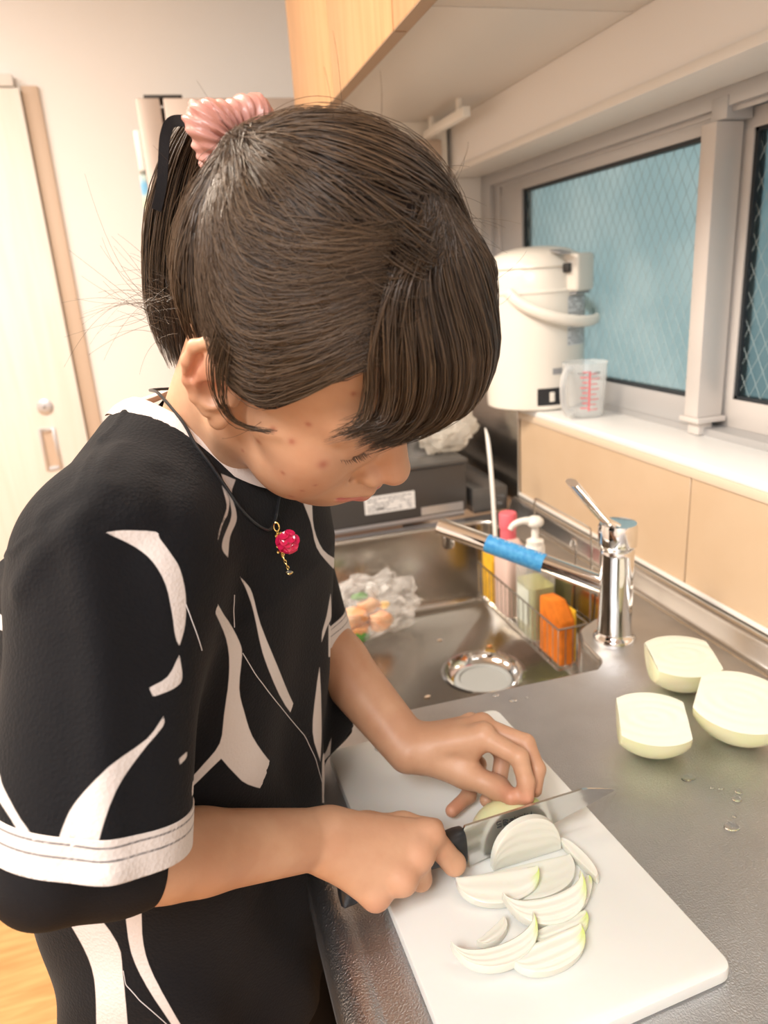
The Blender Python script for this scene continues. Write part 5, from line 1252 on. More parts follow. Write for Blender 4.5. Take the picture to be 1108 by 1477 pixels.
hair.data.materials[0].node_tree.nodes['Principled BSDF'].inputs['Specular IOR Level'].default_value = .08
PB = np.array((-70., 99., 22.))                       # where the tail is tied
nb_ = nrm(PB)
def slerp(a, b, t):
    d = np.clip((a * b).sum(-1, keepdims=True), -1, 1); om = np.arccos(d) + 1e-6
    return (np.sin((1 - t) * om) * a + np.sin(t * om) * b) / np.sin(om)
GH = HM @ np.array((0, 0, -1.0))                       # gravity in the head frame
def scatter(n, test):
    out = []
    while sum(len(o) for o in out) < n:
        v = rng.normal(size=(6000, 3)); v /= np.linalg.norm(v, axis=1, keepdims=True)
        p = on(v, -6.0 + np.zeros(len(v)))
        out.append(v[test(p)])
    return np.concatenate(out)[:n]
PART = np.array((32., 118., 26.))
def fringe_zone(p): return (p[:, 0] > 30 + .10 * np.abs(p[:, 2])) & (p[:, 1] > 58) & (p[:, 2] < np.interp(p[:, 1], [58, 80, 107, 125], [44, 40, 24, 8])) & (p[:, 2] > -60)
def scalp_zone(p): return (p[:, 1] > hairline(p[:, 0]) + np.where(p[:, 0] > -12, 16, 0)) & ~fringe_zone(p)
K = 18
t = np.linspace(0, 1, K)
def pulled(N, hlo, hhi, sag, frizz, rad):
    a = scatter(N, scalp_zone); pa = on(a, 0)
    A_ = a[:, None]; B_ = np.broadcast_to(nb_, (N, 1, 3)) + rng.normal(0, .035, (N, 1, 3)); B_ = B_ / np.linalg.norm(B_, axis=-1, keepdims=True)
    tt = np.broadcast_to(t[None, :, None], (N, K, 1))
    D = slerp(A_, B_, tt)
    # the side hair droops on its way back
    side = np.clip((pa[:, 0] + 20) / 50, 0, 1) * np.clip((128 - pa[:, 1]) / 40, .15, 1)
    s_ = (sag * (.4 + side * 1.5) * rng.uniform(.6, 1.3, N))[:, None, None]
    D = D + (GH[None, None] - (D * GH).sum(-1, keepdims=True) * D) * np.sin(np.pi * tt ** .9) * s_
    D /= np.linalg.norm(D, axis=-1, keepdims=True)
    # nothing hangs below a soft line over the temple and the upper ear
    Pq = on(D, np.zeros(D.shape[:2])); low = np.interp(Pq[..., 0], [-90, -62, -40, -20, 0, 22, 32, 42, 54, 64, 76, 90], [-44, -34, -16, 6, 4, 2, 14, 32, 58, 70, 80, 86]) + rng.uniform(0, 7, (N, 1))
    lift = np.maximum(low - Pq[..., 1], 0); kf = np.sin(np.pi * np.clip(tt[..., 0], 0, 1)) ** .25
    Pq[..., 1] += lift * kf
    D = nrm(Pq)
    h = rng.uniform(hlo, hhi, N)[:, None] * np.sin(np.pi * np.clip(t * .85 + .12, 0, 1))[None] ** .5 - 1.5
    h = h + frizz * np.sin(t[None] * rng.uniform(3, 9, N)[:, None] + rng.uniform(0, 6, N)[:, None])
    near = np.clip((t - .82) / .18, 0, 1)[None]
    h = h + 5 * near ** 2
    P = on(D, h)
    w = rng.normal(0, 1.0, (N, 1, 3)) * frizz * np.sin(np.pi * t)[None, :, None] * 1.3
    P = P + w
    R = rad * (1 - .35 * np.abs(2 * t - 1) ** 3)[None] * rng.uniform(.7, 1.25, N)[:, None]
    return w2(P), R
# clump tone: neighbouring strands share it
def tones(N): return np.clip(rng.beta(1.6, 3.2, N), 0, 1)
P1, R1 = pulled(4600, -4.5, 1.0, .30, .5, .00042)
def swept(N, h0, h1, rad, frizz=.6):
    """side hair: leaves the parting, sweeps back across the temple over the ear, then up to the tie"""
    s = rng.uniform(0, 1, N)[:, None] ** .85
    def lp(a, b): return (1 - s) * np.array(a) + s * np.array(b) + rng.normal(0, 2.4, (N, 2))
    W = np.stack([lp((60, 71), (29, 126)), lp((44, 38), (6, 114)), lp((22, 10), (-16, 106)), lp((-6, 18), (-36, 101)), lp((-36, 54), (-55, 101)), np.broadcast_to(PB[:2], (N, 2)) + rng.normal(0, 2, (N, 2))], 1)
    Qe = np.concatenate([2 * W[:, :1] - W[:, 1:2], W, 2 * W[:, -1:] - W[:, -2:-1]], 1); out = []
    KK = 20
    for u in np.linspace(0, 4.9999, KK):
        i = int(u); v = u - i; a, b, c, d = (Qe[:, i + j] for j in range(4))
        out.append(.5 * ((2 * b) + (-a + c) * v + (2 * a - 5 * b + 4 * c - d) * v * v + (-a + 3 * b - 3 * c + d) * v ** 3))
    FU = np.stack(out, 1); uu = np.linspace(0, 1, KK)
    st_ = rng.uniform(0, .45, N) * (rng.uniform(0, 1, N) < .55)          # many begin part way along
    for i in range(N):
        q_ = st_[i] + (1 - st_[i]) * uu
        for c_ in (0, 1): FU[i, :, c_] = np.interp(q_, uu, FU[i, :, c_])
    h = rng.uniform(h0, h1, (N, 1)) * np.sin(np.pi * (uu * .9 + .06))[None] + frizz * np.sin(uu[None] * rng.uniform(4, 12, (N, 1)) + rng.uniform(0, 6, (N, 1)))
    Rx = HRd + h[..., None]
    q2 = 1 - ((FU[..., 0] - HC[0]) / Rx[..., 0]) ** 2 - ((FU[..., 1] - HC[1]) / Rx[..., 1]) ** 2
    r = HC[2] + Rx[..., 2] * np.sqrt(np.clip(q2, .0, 1))
    e = np.clip((uu - .85) / .15, 0, 1)[None]
    r = r * (1 - e) + PB[2] * e + rng.normal(0, 3, (N, 1)) * e
    P = np.concatenate([FU, r[..., None]], -1)
    low = np.interp(P[..., 0], [-40, -20, 0, 22, 32, 42, 54], [-10, 8, 4, 2, 14, 32, 58]); P[..., 1] = np.maximum(P[..., 1], low)
    return w2(P), rad * rng.uniform(.7, 1.2, (N, 1)) * np.interp(uu, [0, .08, .8, 1], [.4, 1, 1, .7])[None]
P5, R5 = swept(4200, -2.5, 2.0, .00034)
P6, R6 = swept(260, 1.5, 4.5, .00017, 2.2)
P2, R2 = pulled(420, 0.5, 3.0, .36, 1.4, .00018)
# fringe
def fringe(N, rad, hj):
    r0 = rng.uniform(-1, 1, N); r0 = np.where((r0 > .45) & (rng.uniform(0, 1, N) < .35), rng.uniform(-1, .45, N), r0)
    back = rng.uniform(0, 1, N) ** 1.3
    # ordered locks gather the tips
    nl = 17; lock = np.round((r0 + 1) / 2 * nl) / nl * 2 - 1
    pull = rng.uniform(.45, .97, N)
    rt = r0 * (1 - pull) + lock * pull + rng.normal(0, .012, N)
    rootr = -10 + r0 * 40 * (.35 + .65 * (1 - back)) + rng.normal(0, 3, N); rootf = 30 + 24 * (1 - back) - 4 * np.abs(r0) + rng.normal(0, 3, N)
    ru_ = 44 + 98 * np.sqrt(np.clip(1 - ((rootf - 2) / 97) ** 2 - ((rootr + 6) / 87) ** 2, .01, 1)) - 5
    p0 = np.stack([rootf, ru_, rootr], 1)
    near = np.clip(rt, 0, 1); far = np.clip(-rt, 0, 1)
    p1 = np.stack([66 - 20 * near + rng.normal(0, 2, N), 116 - 10 * near - 14 * far ** 2, -8 + r0 * 49 + 7 * near], 1)
    p2 = np.stack([101 - 42 * near ** 2 - 26 * far ** 2, 92 - 12 * near - 14 * far, -6 + r0 * 44 + rt * 12 + 9 * near], 1)
    p3 = np.stack([116 - 45 * near ** 2 - 30 * far ** 2, 58 - far, -4 + rt * 57 + 5 * near], 1)
    lk = np.random.default_rng(3).normal(0, 4.5, nl + 2)[np.round((lock + 1) / 2 * nl).astype(int)]
    L = rng.normal(0, 2.5, N) + lk + rng.exponential(2.5, N)
    L = np.minimum(L, 9)
    p4 = np.stack([111 - 34 * near ** 2 - 24 * far ** 2, 36 + 3 * near + 4 * far + L, -1 + rt * 55 + 8 * near], 1)
    p5 = np.stack([101 - 34 * near ** 2 - 20 * far ** 2, 22 + 6 * near + 6 * far + L * 1.5, 8 + rt * 50 + 15 * near], 1)
    Q = np.stack([p0, p1, p2, p3, p4, p5], 1)
    h = (hj[0] + (hj[1] - hj[0]) * rng.uniform(0, 1, N))
    dirn = np.stack([np.ones(N) * .8, np.ones(N) * .35, rt * .45], 1); dirn /= np.linalg.norm(dirn, axis=1, keepdims=True)
    Q[:, 1:5] += (dirn * h[:, None])[:, None]
    # Catmull-Rom
    Kf = 18; out = []
    Qe = np.concatenate([2 * Q[:, :1] - Q[:, 1:2], Q, 2 * Q[:, -1:] - Q[:, -2:-1]], 1)
    for u in np.linspace(0, 4.9999, Kf):
        i = int(u); v = u - i; a, b, c, d = (Qe[:, i + j] for j in range(4))
        out.append(.5 * ((2 * b) + (-a + c) * v + (2 * a - 5 * b + 4 * c - d) * v * v + (-a + 3 * b - 3 * c + d) * v ** 3))
    P = np.stack(out, 1)
    fz = np.linspace(0, 1, Kf)
    P += rng.normal(0, .7, (N, 1, 3)) * np.sin(fz * 6 + rng.uniform(0, 6, (N, 1)))[..., None] * .8
    R = rad * rng.uniform(.7, 1.2, N)[:, None] * np.interp(fz, [0, .1, .6, .85, 1], [.6, 1, 1, .6, .08])[None]
    return w2(P), R
P3, R3 = fringe(2900, .00036, (-7.0, 1.5))
# tail
TC = np.array(TAILC)
tail_path = spline(TC, 18)
def tail(N, spread, rad):
    tt = np.linspace(0, 1, 18)
    T_ = np.gradient(tail_path, axis=0); T_ /= np.linalg.norm(T_, axis=1, keepdims=True)
    a_ = np.cross(T_, np.array((.2, 1, .1))); a_ /= np.linalg.norm(a_, axis=1, keepdims=True); b_ = np.cross(T_, a_)
    ang = rng.uniform(0, 2 * math.pi, N); rr = np.sqrt(rng.uniform(0, 1, N))
    wdt = np.interp(tt, [0, .1, .3, .6, .85, 1], [.008, .010, .014, .018, .015, .008]) * spread
    wob = 1 + .25 * np.sin(tt[None] * rng.uniform(2, 6, (N, 1)) + rng.uniform(0, 6, (N, 1)))
    P = tail_path[None] + (rr[:, None] * np.cos(ang)[:, None] * wdt * wob)[..., None] * a_ + (rr[:, None] * np.sin(ang)[:, None] * wdt * wob)[..., None] * b_
    end = rng.uniform(.80, 1.0, N)
    out = np.empty_like(P)
    for i in range(N):
        s = tt * end[i]
        for k in range(3): out[i, :, k] = np.interp(s, tt, P[i, :, k])
    R = rad * rng.uniform(.7, 1.2, N)[:, None] * np.interp(tt, [0, .1, .7, 1], [1, 1, .9, .2])[None]
    return out, R
P4, R4 = tail(1500, 1.0, .00045)
def hair_core(path, w, name, parent):
    pass
Ph = np.concatenate([P1, P3]); Rh = np.concatenate([R1, R3])
o = strands_mesh('hair_strands', Ph, Rh, M_hair, hair, tones(len(Ph)))
o = strands_mesh('swept_strands', P5, R5, M_hair, hair, tones(len(P5)))
M_hl = hair_material('hair_light', (.07, .045, .03), (.20, .135, .085))
o = strands_mesh('fine_strands', P6, R6, M_hl, hair, tones(len(P6)))
o = strands_mesh('fine_strands', P2, R2, M_hl, hair, tones(len(P2)))
pt = strands_mesh('ponytail', P4, R4, M_hair, PERSON, tones(len(P4)))
# flyaways at the nape and crown
fl = []
def wtail(a, c, n): return a
for i in range(70):
    base = np.array((rng.uniform(-80, -58), rng.uniform(-28, 0), rng.uniform(20, 58)))
    d = np.array((-1, -.1, .25)) + rng.normal(0, .45, 3); d /= np.linalg.norm(d)
    L = rng.uniform(20, 62); curl = rng.normal(0, .9, 3)
    pts = [base + d * L * u + np.cross(d, curl) * L * .45 * u * u + GH * 8 * u * u for u in np.linspace(0, 1, 12)]
    fl.append(w2(np.array(pts)))
for i in range(16):
    v = rng.normal(size=3) + np.array((.1, 1.0, .1)); v /= np.linalg.norm(v)
    base = on(v, np.array(0.0)); d = slerp(v[None], nb_[None], .5)[0] + v * .25; d = d / np.linalg.norm(d)
    L = rng.uniform(18, 38)
    fl.append(w2(np.array([base + d * L * u + v * 5 * math.sin(2.6 * u) for u in np.linspace(0, 1, 12)])))
for i in range(26):
    v = np.array((rng.uniform(-.2, .55), rng.uniform(.2, .9), -.75)); v /= np.linalg.norm(v)
    base = on(v, np.array(0.0)); d = np.array((.6, .1, -.7)) + rng.normal(0, .35, 3); d /= np.linalg.norm(d)
    L = rng.uniform(14, 34)
    fl.append(w2(np.array([base + d * L * u + GH * 6 * u * u for u in np.linspace(0, 1, 12)])))
strands_mesh('flyaway_strands', fl, np.tile(np.linspace(.00016, .00007, 12), (len(fl), 1)), M_hair, hair, tones(len(fl)))
# thin locks hanging over the ear
el = []
for i in range(30):
    u_ = rng.uniform(0, 1) ** 1.4
    pts = [np.array((-12 + 14 * u_, 46 - 4 * u_, 85.)), np.array((-7 + 15 * u_, 22, 87.)), np.array((4 + 13 * u_, 0 + 3 * u_, 85.)), np.array((18 + 9 * u_, -10 + 6 * u_, 79.)), np.array((36 + 6 * u_, -2 + 7 * u_, 74.))]
    el.append(w2(spline([p + rng.normal(0, .9, 3) for p in pts], 14)))
strands_mesh('ear_locks', el, np.tile(np.linspace(.00036, .00010, 14), (len(el), 1)), M_hair, hair, tones(len(el)))
# --- clothes
SZ = [.60, .70, .78, .88, .98, 1.06, 1.13, 1.18, 1.215, 1.26]
SCX = [-.042, -.044, -.045, -.042, -.034, -.026, -.016, -.008, -.002, .0]
SCY = [.588, .588, .588, .588, .588, .588, .588, .588, .587, .586]
SHD = [.108, .107, .106, .106, .108, .110, .109, .096, .076, .04]
SHW = [.152, .150, .148, .146, .148, .154, .160, .156, .130, .08]
RCUF = np.array((-.094, .392, 1.052)); LCUF = np.array((.086, .685, .994))
def fold(p):
    """broad soft folds in the cloth"""
    z = p[:, 2]; a = p @ A(BH); r = p @ A(BR)
    w = .0030 * np.sin(r * 46 + z * 15 + 1.0) * np.clip((1.16 - z) / .15, 0, 1)
    w = w + .0022 * np.sin(r * 90 - z * 34 + a * 25) * np.clip((1.05 - z) / .12, 0, 1)
    return w
def f_shirt_torso(p, g=0.0):
    z = p[:, 2]
    cx = np.interp(z, SZ, SCX); cy = np.interp(z, SZ, SCY); hd = np.interp(z, SZ, SHD) + g; hw = np.interp(z, SZ, SHW) + g
    dx = p[:, 0] - cx; dy = p[:, 1] - cy
    h = dx * BH[0] + dy * BH[1]; r = dx * BR[0] + dy * BR[1]
    d = ((np.abs(h / hd) ** 2.5 + np.abs(r / hw) ** 2.5) ** .4 - 1) * np.minimum(hd, hw) * .85
    return smax(d, z - (1.235 + g), .05)
SR0 = SHR + np.array((.004, .006, .004)); SL0 = SHL + np.array((0, -.004, .008))
def f_shirt(p):
    d = f_shirt_torso(p)
    d = smin(d, cone(p, BD(NECK, -.008, .040, .018), SR0 + A((.004, .004, .004)), .048, .046), .05)
    d = smin(d, cone(p, BD(NECK, -.008, -.040, .018), SL0, .050, .050), .05)
    # right sleeve: a wide flattened tube
    ax = RCUF - SR0; e = RCUF + ax * .35
    s1 = cone(p, SR0 + BH * .010, e + BH * .028, .046, .044); s2 = cone(p, SR0 - BH * .006, e - BH * .012, .046, .043)
    s3 = cone(p, SR0 + BH * .004 + BR * .004, e + BH * .010 + BR * .012, .046, .042)
    d = smin(d, smin(smin(s1, s2, .03), s3, .02), .030)
    e2 = LCUF + (LCUF - SL0) * .35
    l1 = cone(p, SL0, e2 + BH * .004, .050, .048); l2 = cone(p, SL0 - BH * .012, e2 - BH * .02, .048, .046)
    d = smin(d, smin(l1, l2, .03), .025)
    return d + fold(p)
SV, SF = surfnet(f_shirt, np.array((-.30, .26, .62)), np.array((.24, .90, 1.31)), .0032, 1.6)
def bm_from(V, F):
    me = bpy.data.meshes.new('tmp'); me.from_pydata([tuple(v) for v in V], [], [tuple(f) for f in F])
    bm = bmesh.new(); bm.from_mesh(me); bpy.data.meshes.remove(me); return bm
bm = bm_from(SV, SF)
def cut(bm, co, no, clear, test=None):
    if test is None: geom = bm.verts[:] + bm.edges[:] + bm.faces[:]
    else:
        vs = [v for v in bm.verts if test(v.co)]; S_ = set(vs)
        fs = [f for f in bm.faces if all(v in S_ for v in f.verts)]
        es = [e for e in bm.edges if e.verts[0] in S_ and e.verts[1] in S_]
        geom = vs + es + fs
    bmesh.ops.bisect_plane(bm, geom=geom, dist=1e-6, plane_co=co, plane_no=no, clear_outer=clear)
HEM = .700
cut(bm, (0, 0, HEM), (0, 0, -1), True)
RN = Vector(RCUF - SR0).normalized(); RN = (RN + Vector((.0, .16, -.12))).normalized()
LN = Vector(LCUF - SL0).normalized()
def axd(c, a, b):
    d = Vector(b) - Vector(a); d.normalize(); v = Vector(c) - Vector(a); return (v - d * v.dot(d)).length
inR = lambda c: (c - Vector(RCUF)).length < .13 and (Vector(c) - Vector(SR0)).dot(RN) > .02 and axd(c, SR0, RCUF + BR * .004 + BH * .006) < .066 and Vector(c).dot(Vector(BR)) > -.309
inL = lambda c: (c - Vector(LCUF)).length < .11 and (Vector(c) - Vector(SL0)).dot(LN) > .03 and axd(c, SL0, LCUF - BH * .006) < .068 and c.y > .635
cut(bm, Vector(RCUF), RN, True, inR)
cut(bm, Vector(LCUF), LN, True, inL)
cut(bm, Vector(RCUF) - RN * .021, RN, False, inR)
cut(bm, Vector(LCUF) - LN * .021, LN, False, inL)
# neck opening: an ellipse tilted down to the front
NC = BD(NECK, .006, 0.0, .026); NN = (BZ * .86 + BH * .40); NN /= np.linalg.norm(NN)
NX = BH - NN * (BH @ NN); NX /= np.linalg.norm(NX); NY = np.cross(NN, NX)
NA, NB = .066, .066
def nrho(c):
    d = np.array(c) - NC; return math.hypot(d @ NX / NA, d @ NY / NB), d @ NN
kill = [v for v in bm.verts if nrho(v.co)[0] < 1.0 and nrho(v.co)[1] > -.05]
bmesh.ops.delete(bm, geom=kill, context='VERTS')
for v in bm.verts:
    if v.is_boundary:
        rh, hh_ = nrho(v.co)
        if .9 < rh < 1.15 and hh_ > -.06:
            d = Vector(NC) - v.co; d -= Vector(NN) * d.dot(Vector(NN)); v.co += d * (1 - 1 / rh)
cR = [f for f in bm.faces if inR(f.calc_center_median()) and (f.calc_center_median() - (Vector(RCUF) - RN * .021)).dot(RN) > 0]
cL = [f for f in bm.faces if inL(f.calc_center_median()) and (f.calc_center_median() - (Vector(LCUF) - LN * .021)).dot(LN) > 0]
def split_off(bm, faces):
    b2 = bmesh.new(); mp = {}
    for f in faces:
        b2.faces.new([mp.setdefault(v, b2.verts.new(v.co)) if v not in mp else mp[v] for v in f.verts])
    return b2
bR, bL = split_off(bm, cR), split_off(bm, cL)
bmesh.ops.delete(bm, geom=cR + cL, context='FACES')
def main_island(bm):
    bm.faces.ensure_lookup_table(); seen = set(); best = []
    for f in bm.faces:
        if f in seen: continue
        st_ = [f]; seen.add(f); grp = []
        while st_:
            g = st_.pop(); grp.append(g)
            for e in g.edges:
                for h_ in e.link_faces:
                    if h_ not in seen: seen.add(h_); st_.append(h_)
        if len(grp) > len(best): best = grp
    keep_ = set(best)
    bmesh.ops.delete(bm, geom=[f for f in bm.faces if f not in keep_], context='FACES')
main_island(bm); main_island(bR); main_island(bL)
def cloth_obj(name, bm, material, parent, th=.0016, off=-1):
    me = bpy.data.meshes.new(name); bmesh.ops.recalc_face_normals(bm, faces=bm.faces); bm.to_mesh(me); bm.free(); me.shade_smooth()
    o = bpy.data.objects.new(name, me); COL.objects.link(o); me.materials.append(material)
    sub(o, parent)
    md = o.modifiers.new('thickness', 'SOLIDIFY'); md.thickness = th; md.offset = off
    return o
def cloth_mat(name, black, white):
    m = mat(name, black, .85, spec=.16)
    nt = m.node_tree; b = nt.nodes['Principled BSDF']
    b.inputs['Sheen Weight'].default_value = .05; b.inputs['Sheen Roughness'].default_value = .5
    tc = nt.nodes.new('ShaderNodeTexCoord')
    at = nt.nodes.new('ShaderNodeAttribute'); at.attribute_name = 'print'
    mr = nt.nodes.new('ShaderNodeMapRange'); mr.inputs[1].default_value = -.0004; mr.inputs[2].default_value = .0004
    mr.inputs[3].default_value = 1; mr.inputs[4].default_value = 0
    mx = nt.nodes.new('ShaderNodeMix'); mx.data_type = 'RGBA'
    mx.inputs[6].default_value = tuple(black) + (1,); mx.inputs[7].default_value = tuple(white) + (1,)
    nt.links.new(at.outputs['Fac'], mr.inputs[0]); nt.links.new(mr.outputs[0], mx.inputs[0])
    # thin dark stitch lines
    a2 = nt.nodes.new('ShaderNodeAttribute'); a2.attribute_name = 'stitch'
    m2 = nt.nodes.new('ShaderNodeMapRange'); m2.inputs[1].default_value = .0003; m2.inputs[2].default_value = .0008; m2.inputs[3].default_value = .75; m2.inputs[4].default_value = 0
    mx2 = nt.nodes.new('ShaderNodeMix'); mx2.data_type = 'RGBA'; mx2.inputs[7].default_value = (.03, .03, .04, 1)
    nt.links.new(a2.outputs['Fac'], m2.inputs[0]); nt.links.new(m2.outputs[0], mx2.inputs[0]); nt.links.new(mx.outputs[2], mx2.inputs[6])
    nt.links.new(mx2.outputs[2], b.inputs['Base Color'])
    # fine knit relief
    v = nt.nodes.new('ShaderNodeTexVoronoi'); v.inputs['Scale'].default_value = 420
    n = nt.nodes.new('ShaderNodeTexNoise'); n.inputs['Scale'].default_value = 30
    nt.links.new(tc.outputs['Object'], v.inputs['Vector']); nt.links.new(tc.outputs['Object'], n.inputs['Vector'])
    ad = nt.nodes.new('ShaderNodeMath'); ad.operation = 'MULTIPLY_ADD'; ad.inputs[1].default_value = .4
    nt.links.new(n.outputs['Fac'], ad.inputs[0]); nt.links.new(v.outputs['Distance'], ad.inputs[2])
    bp = nt.nodes.new('ShaderNodeBump'); bp.inputs['Strength'].default_value = .35; bp.inputs['Distance'].default_value = .0008
    nt.links.new(ad.outputs[0], bp.inputs['Height']); nt.links.new(bp.outputs['Normal'], b.inputs['Normal'])
    return m
M_shirt = cloth_mat('shirt_print', (.0065, .0065, .008), (.64, .58, .55))
M_white = mat('white_rib', (.70, .60, .55), .85, spec=.2, bump=.3, bscale=600)
M_black = mat('black_stretch', (.009, .008, .009), .8, spec=.25, bump=.25, bscale=700)
# small surface ridges: seams and creases, given as lines on the body
def ridge(bm, lines):
    P = np.array([v.co for v in bm.verts])
    bm.normal_update(); N = np.array([v.normal for v in bm.verts])
    dsp = np.zeros(len(P))
    for pts, amp, wid in lines:
        d = np.full(len(P), 9.0)
        for a, b in zip(pts[:-1], pts[1:]): d = np.minimum(d, seg(P, a, b))
        dsp += amp * np.exp(-(d / wid) ** 2)
    P += N * dsp[:, None]
    for v, c in zip(bm.verts, P): v.co = c
ridge(bm, RIDGES)
ridge(bR, [r for r in RIDGES if r[1] > .004])
shirt = cloth_obj('t_shirt', bm, M_shirt, PERSON)
SP = np.empty(len(shirt.data.vertices) * 3); shirt.data.vertices.foreach_get('co', SP); SP = SP.reshape(-1, 3)
def rcone_d(P, a, b, r1, r2):
    a, b = np.array(a), np.array(b); ba = b - a
    t = np.clip((P - a) @ ba / (ba @ ba), 0, 1)
    return np.linalg.norm(P - a - t[:, None] * ba, axis=1) - (r1 + (r2 - r1) * t)
# flat printed shapes: outlines in their own plane, pressed on to the cloth square to that plane
def poly_sd(P, Q):
    Q = np.asarray(Q); n = len(Q); d = np.full(len(P), 9.0); ins = np.zeros(len(P), bool)
    for i in range(n):
        a, b = Q[i], Q[(i + 1) % n]; ba = b - a; pa = P - a
        t = np.clip((pa @ ba) / max(ba @ ba, 1e-12), 0, 1)
        d = np.minimum(d, np.hypot(*(pa - t[:, None] * ba).T))
        c = (a[1] > P[:, 1]) != (b[1] > P[:, 1])
        with np.errstate(all='ignore'): x = a[0] + (P[:, 1] - a[1]) / (b[1] - a[1]) * (b[0] - a[0])
        ins ^= c & (P[:, 0] < x)
    return np.where(ins, -d, d)
def print_field(P, N):
    pr = np.full(len(P), .05)
    for org, nz, lo_, hi_, Q in PRINT:
        nz = np.array(nz); ux = np.cross((0, 0, 1.), nz); ux /= np.linalg.norm(ux); uy = np.cross(nz, ux)
        q_ = P - np.array(org); dep = q_ @ nz; uv = np.stack([q_ @ ux, q_ @ uy], 1)
        m = (dep > lo_ - .016) & (dep < hi_ + .016) & ((N @ nz) < .25)
        if m.any(): pr[m] = np.minimum(pr[m], poly_sd(uv[m], Q))
    return pr
bm = bmesh.new(); bm.from_mesh(shirt.data)
for it in range(2):
    bm.normal_update()
    SP = np.array([v.co for v in bm.verts]); SN = np.array([v.normal for v in bm.verts])
    pr = print_field(SP, SN)
    if it == 1: break
    bm.verts.ensure_lookup_table(); bm.verts.index_update()
    es = [e for e in bm.edges if min(abs(pr[e.verts[0].index]), abs(pr[e.verts[1].index])) < .0038]
    bmesh.ops.subdivide_edges(bm, edges=es, cuts=1, use_grid_fill=True)
bm.to_mesh(shirt.data); bm.free(); shirt.data.shade_smooth()
SP = np.empty(len(shirt.data.vertices) * 3); shirt.data.vertices.foreach_get('co', SP); SP = SP.reshape(-1, 3)
at = shirt.data.attributes.new('print', 'FLOAT', 'POINT'); at.data.foreach_set('value', pr.astype(np.float32))
stc = np.full(len(SP), .05)
for ln in STITCH:
    for a, b in zip(ln[:-1], ln[1:]): stc = np.minimum(stc, seg(SP, a, b))
at = shirt.data.attributes.new('stitch', 'FLOAT', 'POINT'); at.data.foreach_set('value', (stc + .0).astype(np.float32))
for b_, co, no in ((bR, RCUF, RN), (bL, LCUF, LN)):
    bmesh.ops.subdivide_edges(b_, edges=b_.edges[:], cuts=2, use_grid_fill=True)
    o = cloth_obj('cuff', b_, M_shirt, shirt, .0026, -.3)
    o['label'] = 'white sleeve cuff with two dark stitch lines'
    CP = np.array([v.co for v in o.data.vertices]); ax_ = (CP - np.array(co)) @ np.array(no)
    at = o.data.attributes.new('print', 'FLOAT', 'POINT'); at.data.foreach_set('value', np.full(len(CP), -.01, np.float32))
    at = o.data.attributes.new('stitch', 'FLOAT', 'POINT'); at.data.foreach_set('value', np.minimum(np.abs(ax_ + .0180), np.abs(ax_ + .0115)).astype(np.float32))
M_thread = mat('print_thread', (.55, .52, .52), .8, bump=.02)
for ln in LINES:
    MB().tube(spline(ln, 30), .00038, 5).build('print_line', M_thread, shirt, smooth=True)
# collar band
cl = []; tree_pts = SP
ncol = 64
for j in range(ncol):
    a = 2 * math.pi * j / ncol
    e = NC + NX * NA * math.cos(a) + NY * NB * math.sin(a)
    near_ = SP[np.argmin(((SP - e) ** 2).sum(1) - 0 * ((SP - e) @ NN))]
    # the edge of the cloth at this angle
    dd = SP - NC; rh = np.hypot(dd @ NX / NA, dd @ NY / NB); an = np.arctan2(dd @ NY / NB, dd @ NX / NA)
    m = (rh < 1.12) & (np.abs(np.angle(np.exp(1j * (an - a)))) < .16) & (dd @ NN > -.06)
    hgt = (dd @ NN)[m].max() if m.any() else -.01
    cl.append((a, hgt))
hs_ = np.array([h for _, h in cl]); hs_ = np.convolve(np.r_[hs_[-6:], hs_, hs_[:6]], np.ones(13) / 13, 'valid')
prof_ = [(1.16, -.0085), (1.10, -.0010), (1.02, .0042), (.95, .0068), (.925, .0060), (.94, .0020), (1.0, -.004)]
rs = []
for rr_, dz in prof_:
    rs.append([NC + NX * NA * rr_ * math.cos(a) + NY * NB * rr_ * math.sin(a) + NN * (h + dz) for (a, _), h in zip(cl, hs_)])
col = MB().rings(rs, True, False, False).build('collar', M_white, shirt, smooth=True, ang=70)
col['label'] = 'pale ribbed crew neck collar'
# undershirt sleeves show below the cuffs
US = chain([SHR, ELR], [.034, .0285], .01) + chain([ELR, ELR + (WRR - ELR) * .20, ELR + (WRR - ELR) * .60], [.0285, .0290, .0272], .02)
UL = chain([SHL, ELL_], [.037, .032], .01) + chain([ELL_, ELL_ + (WRL - ELL_) * .60], [.033, .0275], .015)
vr = surfnet(lambda p: run(p, US), np.array((-.22, .30, .93)), np.array((.08, .56, 1.27)), .004)
vl = surfnet(lambda p: run(p, UL), np.array((.02, .56, .88)), np.array((.22, .82, 1.26)), .004)
for (V, F), e0, w0, f_ in ((vr, ELR, WRR, .30), (vl, ELL_, WRL, .26)):
    b2 = bm_from(V, F); n_ = Vector(w0 - e0).normalized()
    co_ = Vector(e0 + (w0 - e0) * f_)
    if e0 is ELR: n_ = (n_ + Vector((0, 0, .10))).normalized()
    cut(b2, co_, n_, True, lambda c: (c - Vector(e0)).length < .16)
    o = cloth_obj('undershirt_sleeve', b2, M_black, PERSON, .0015)
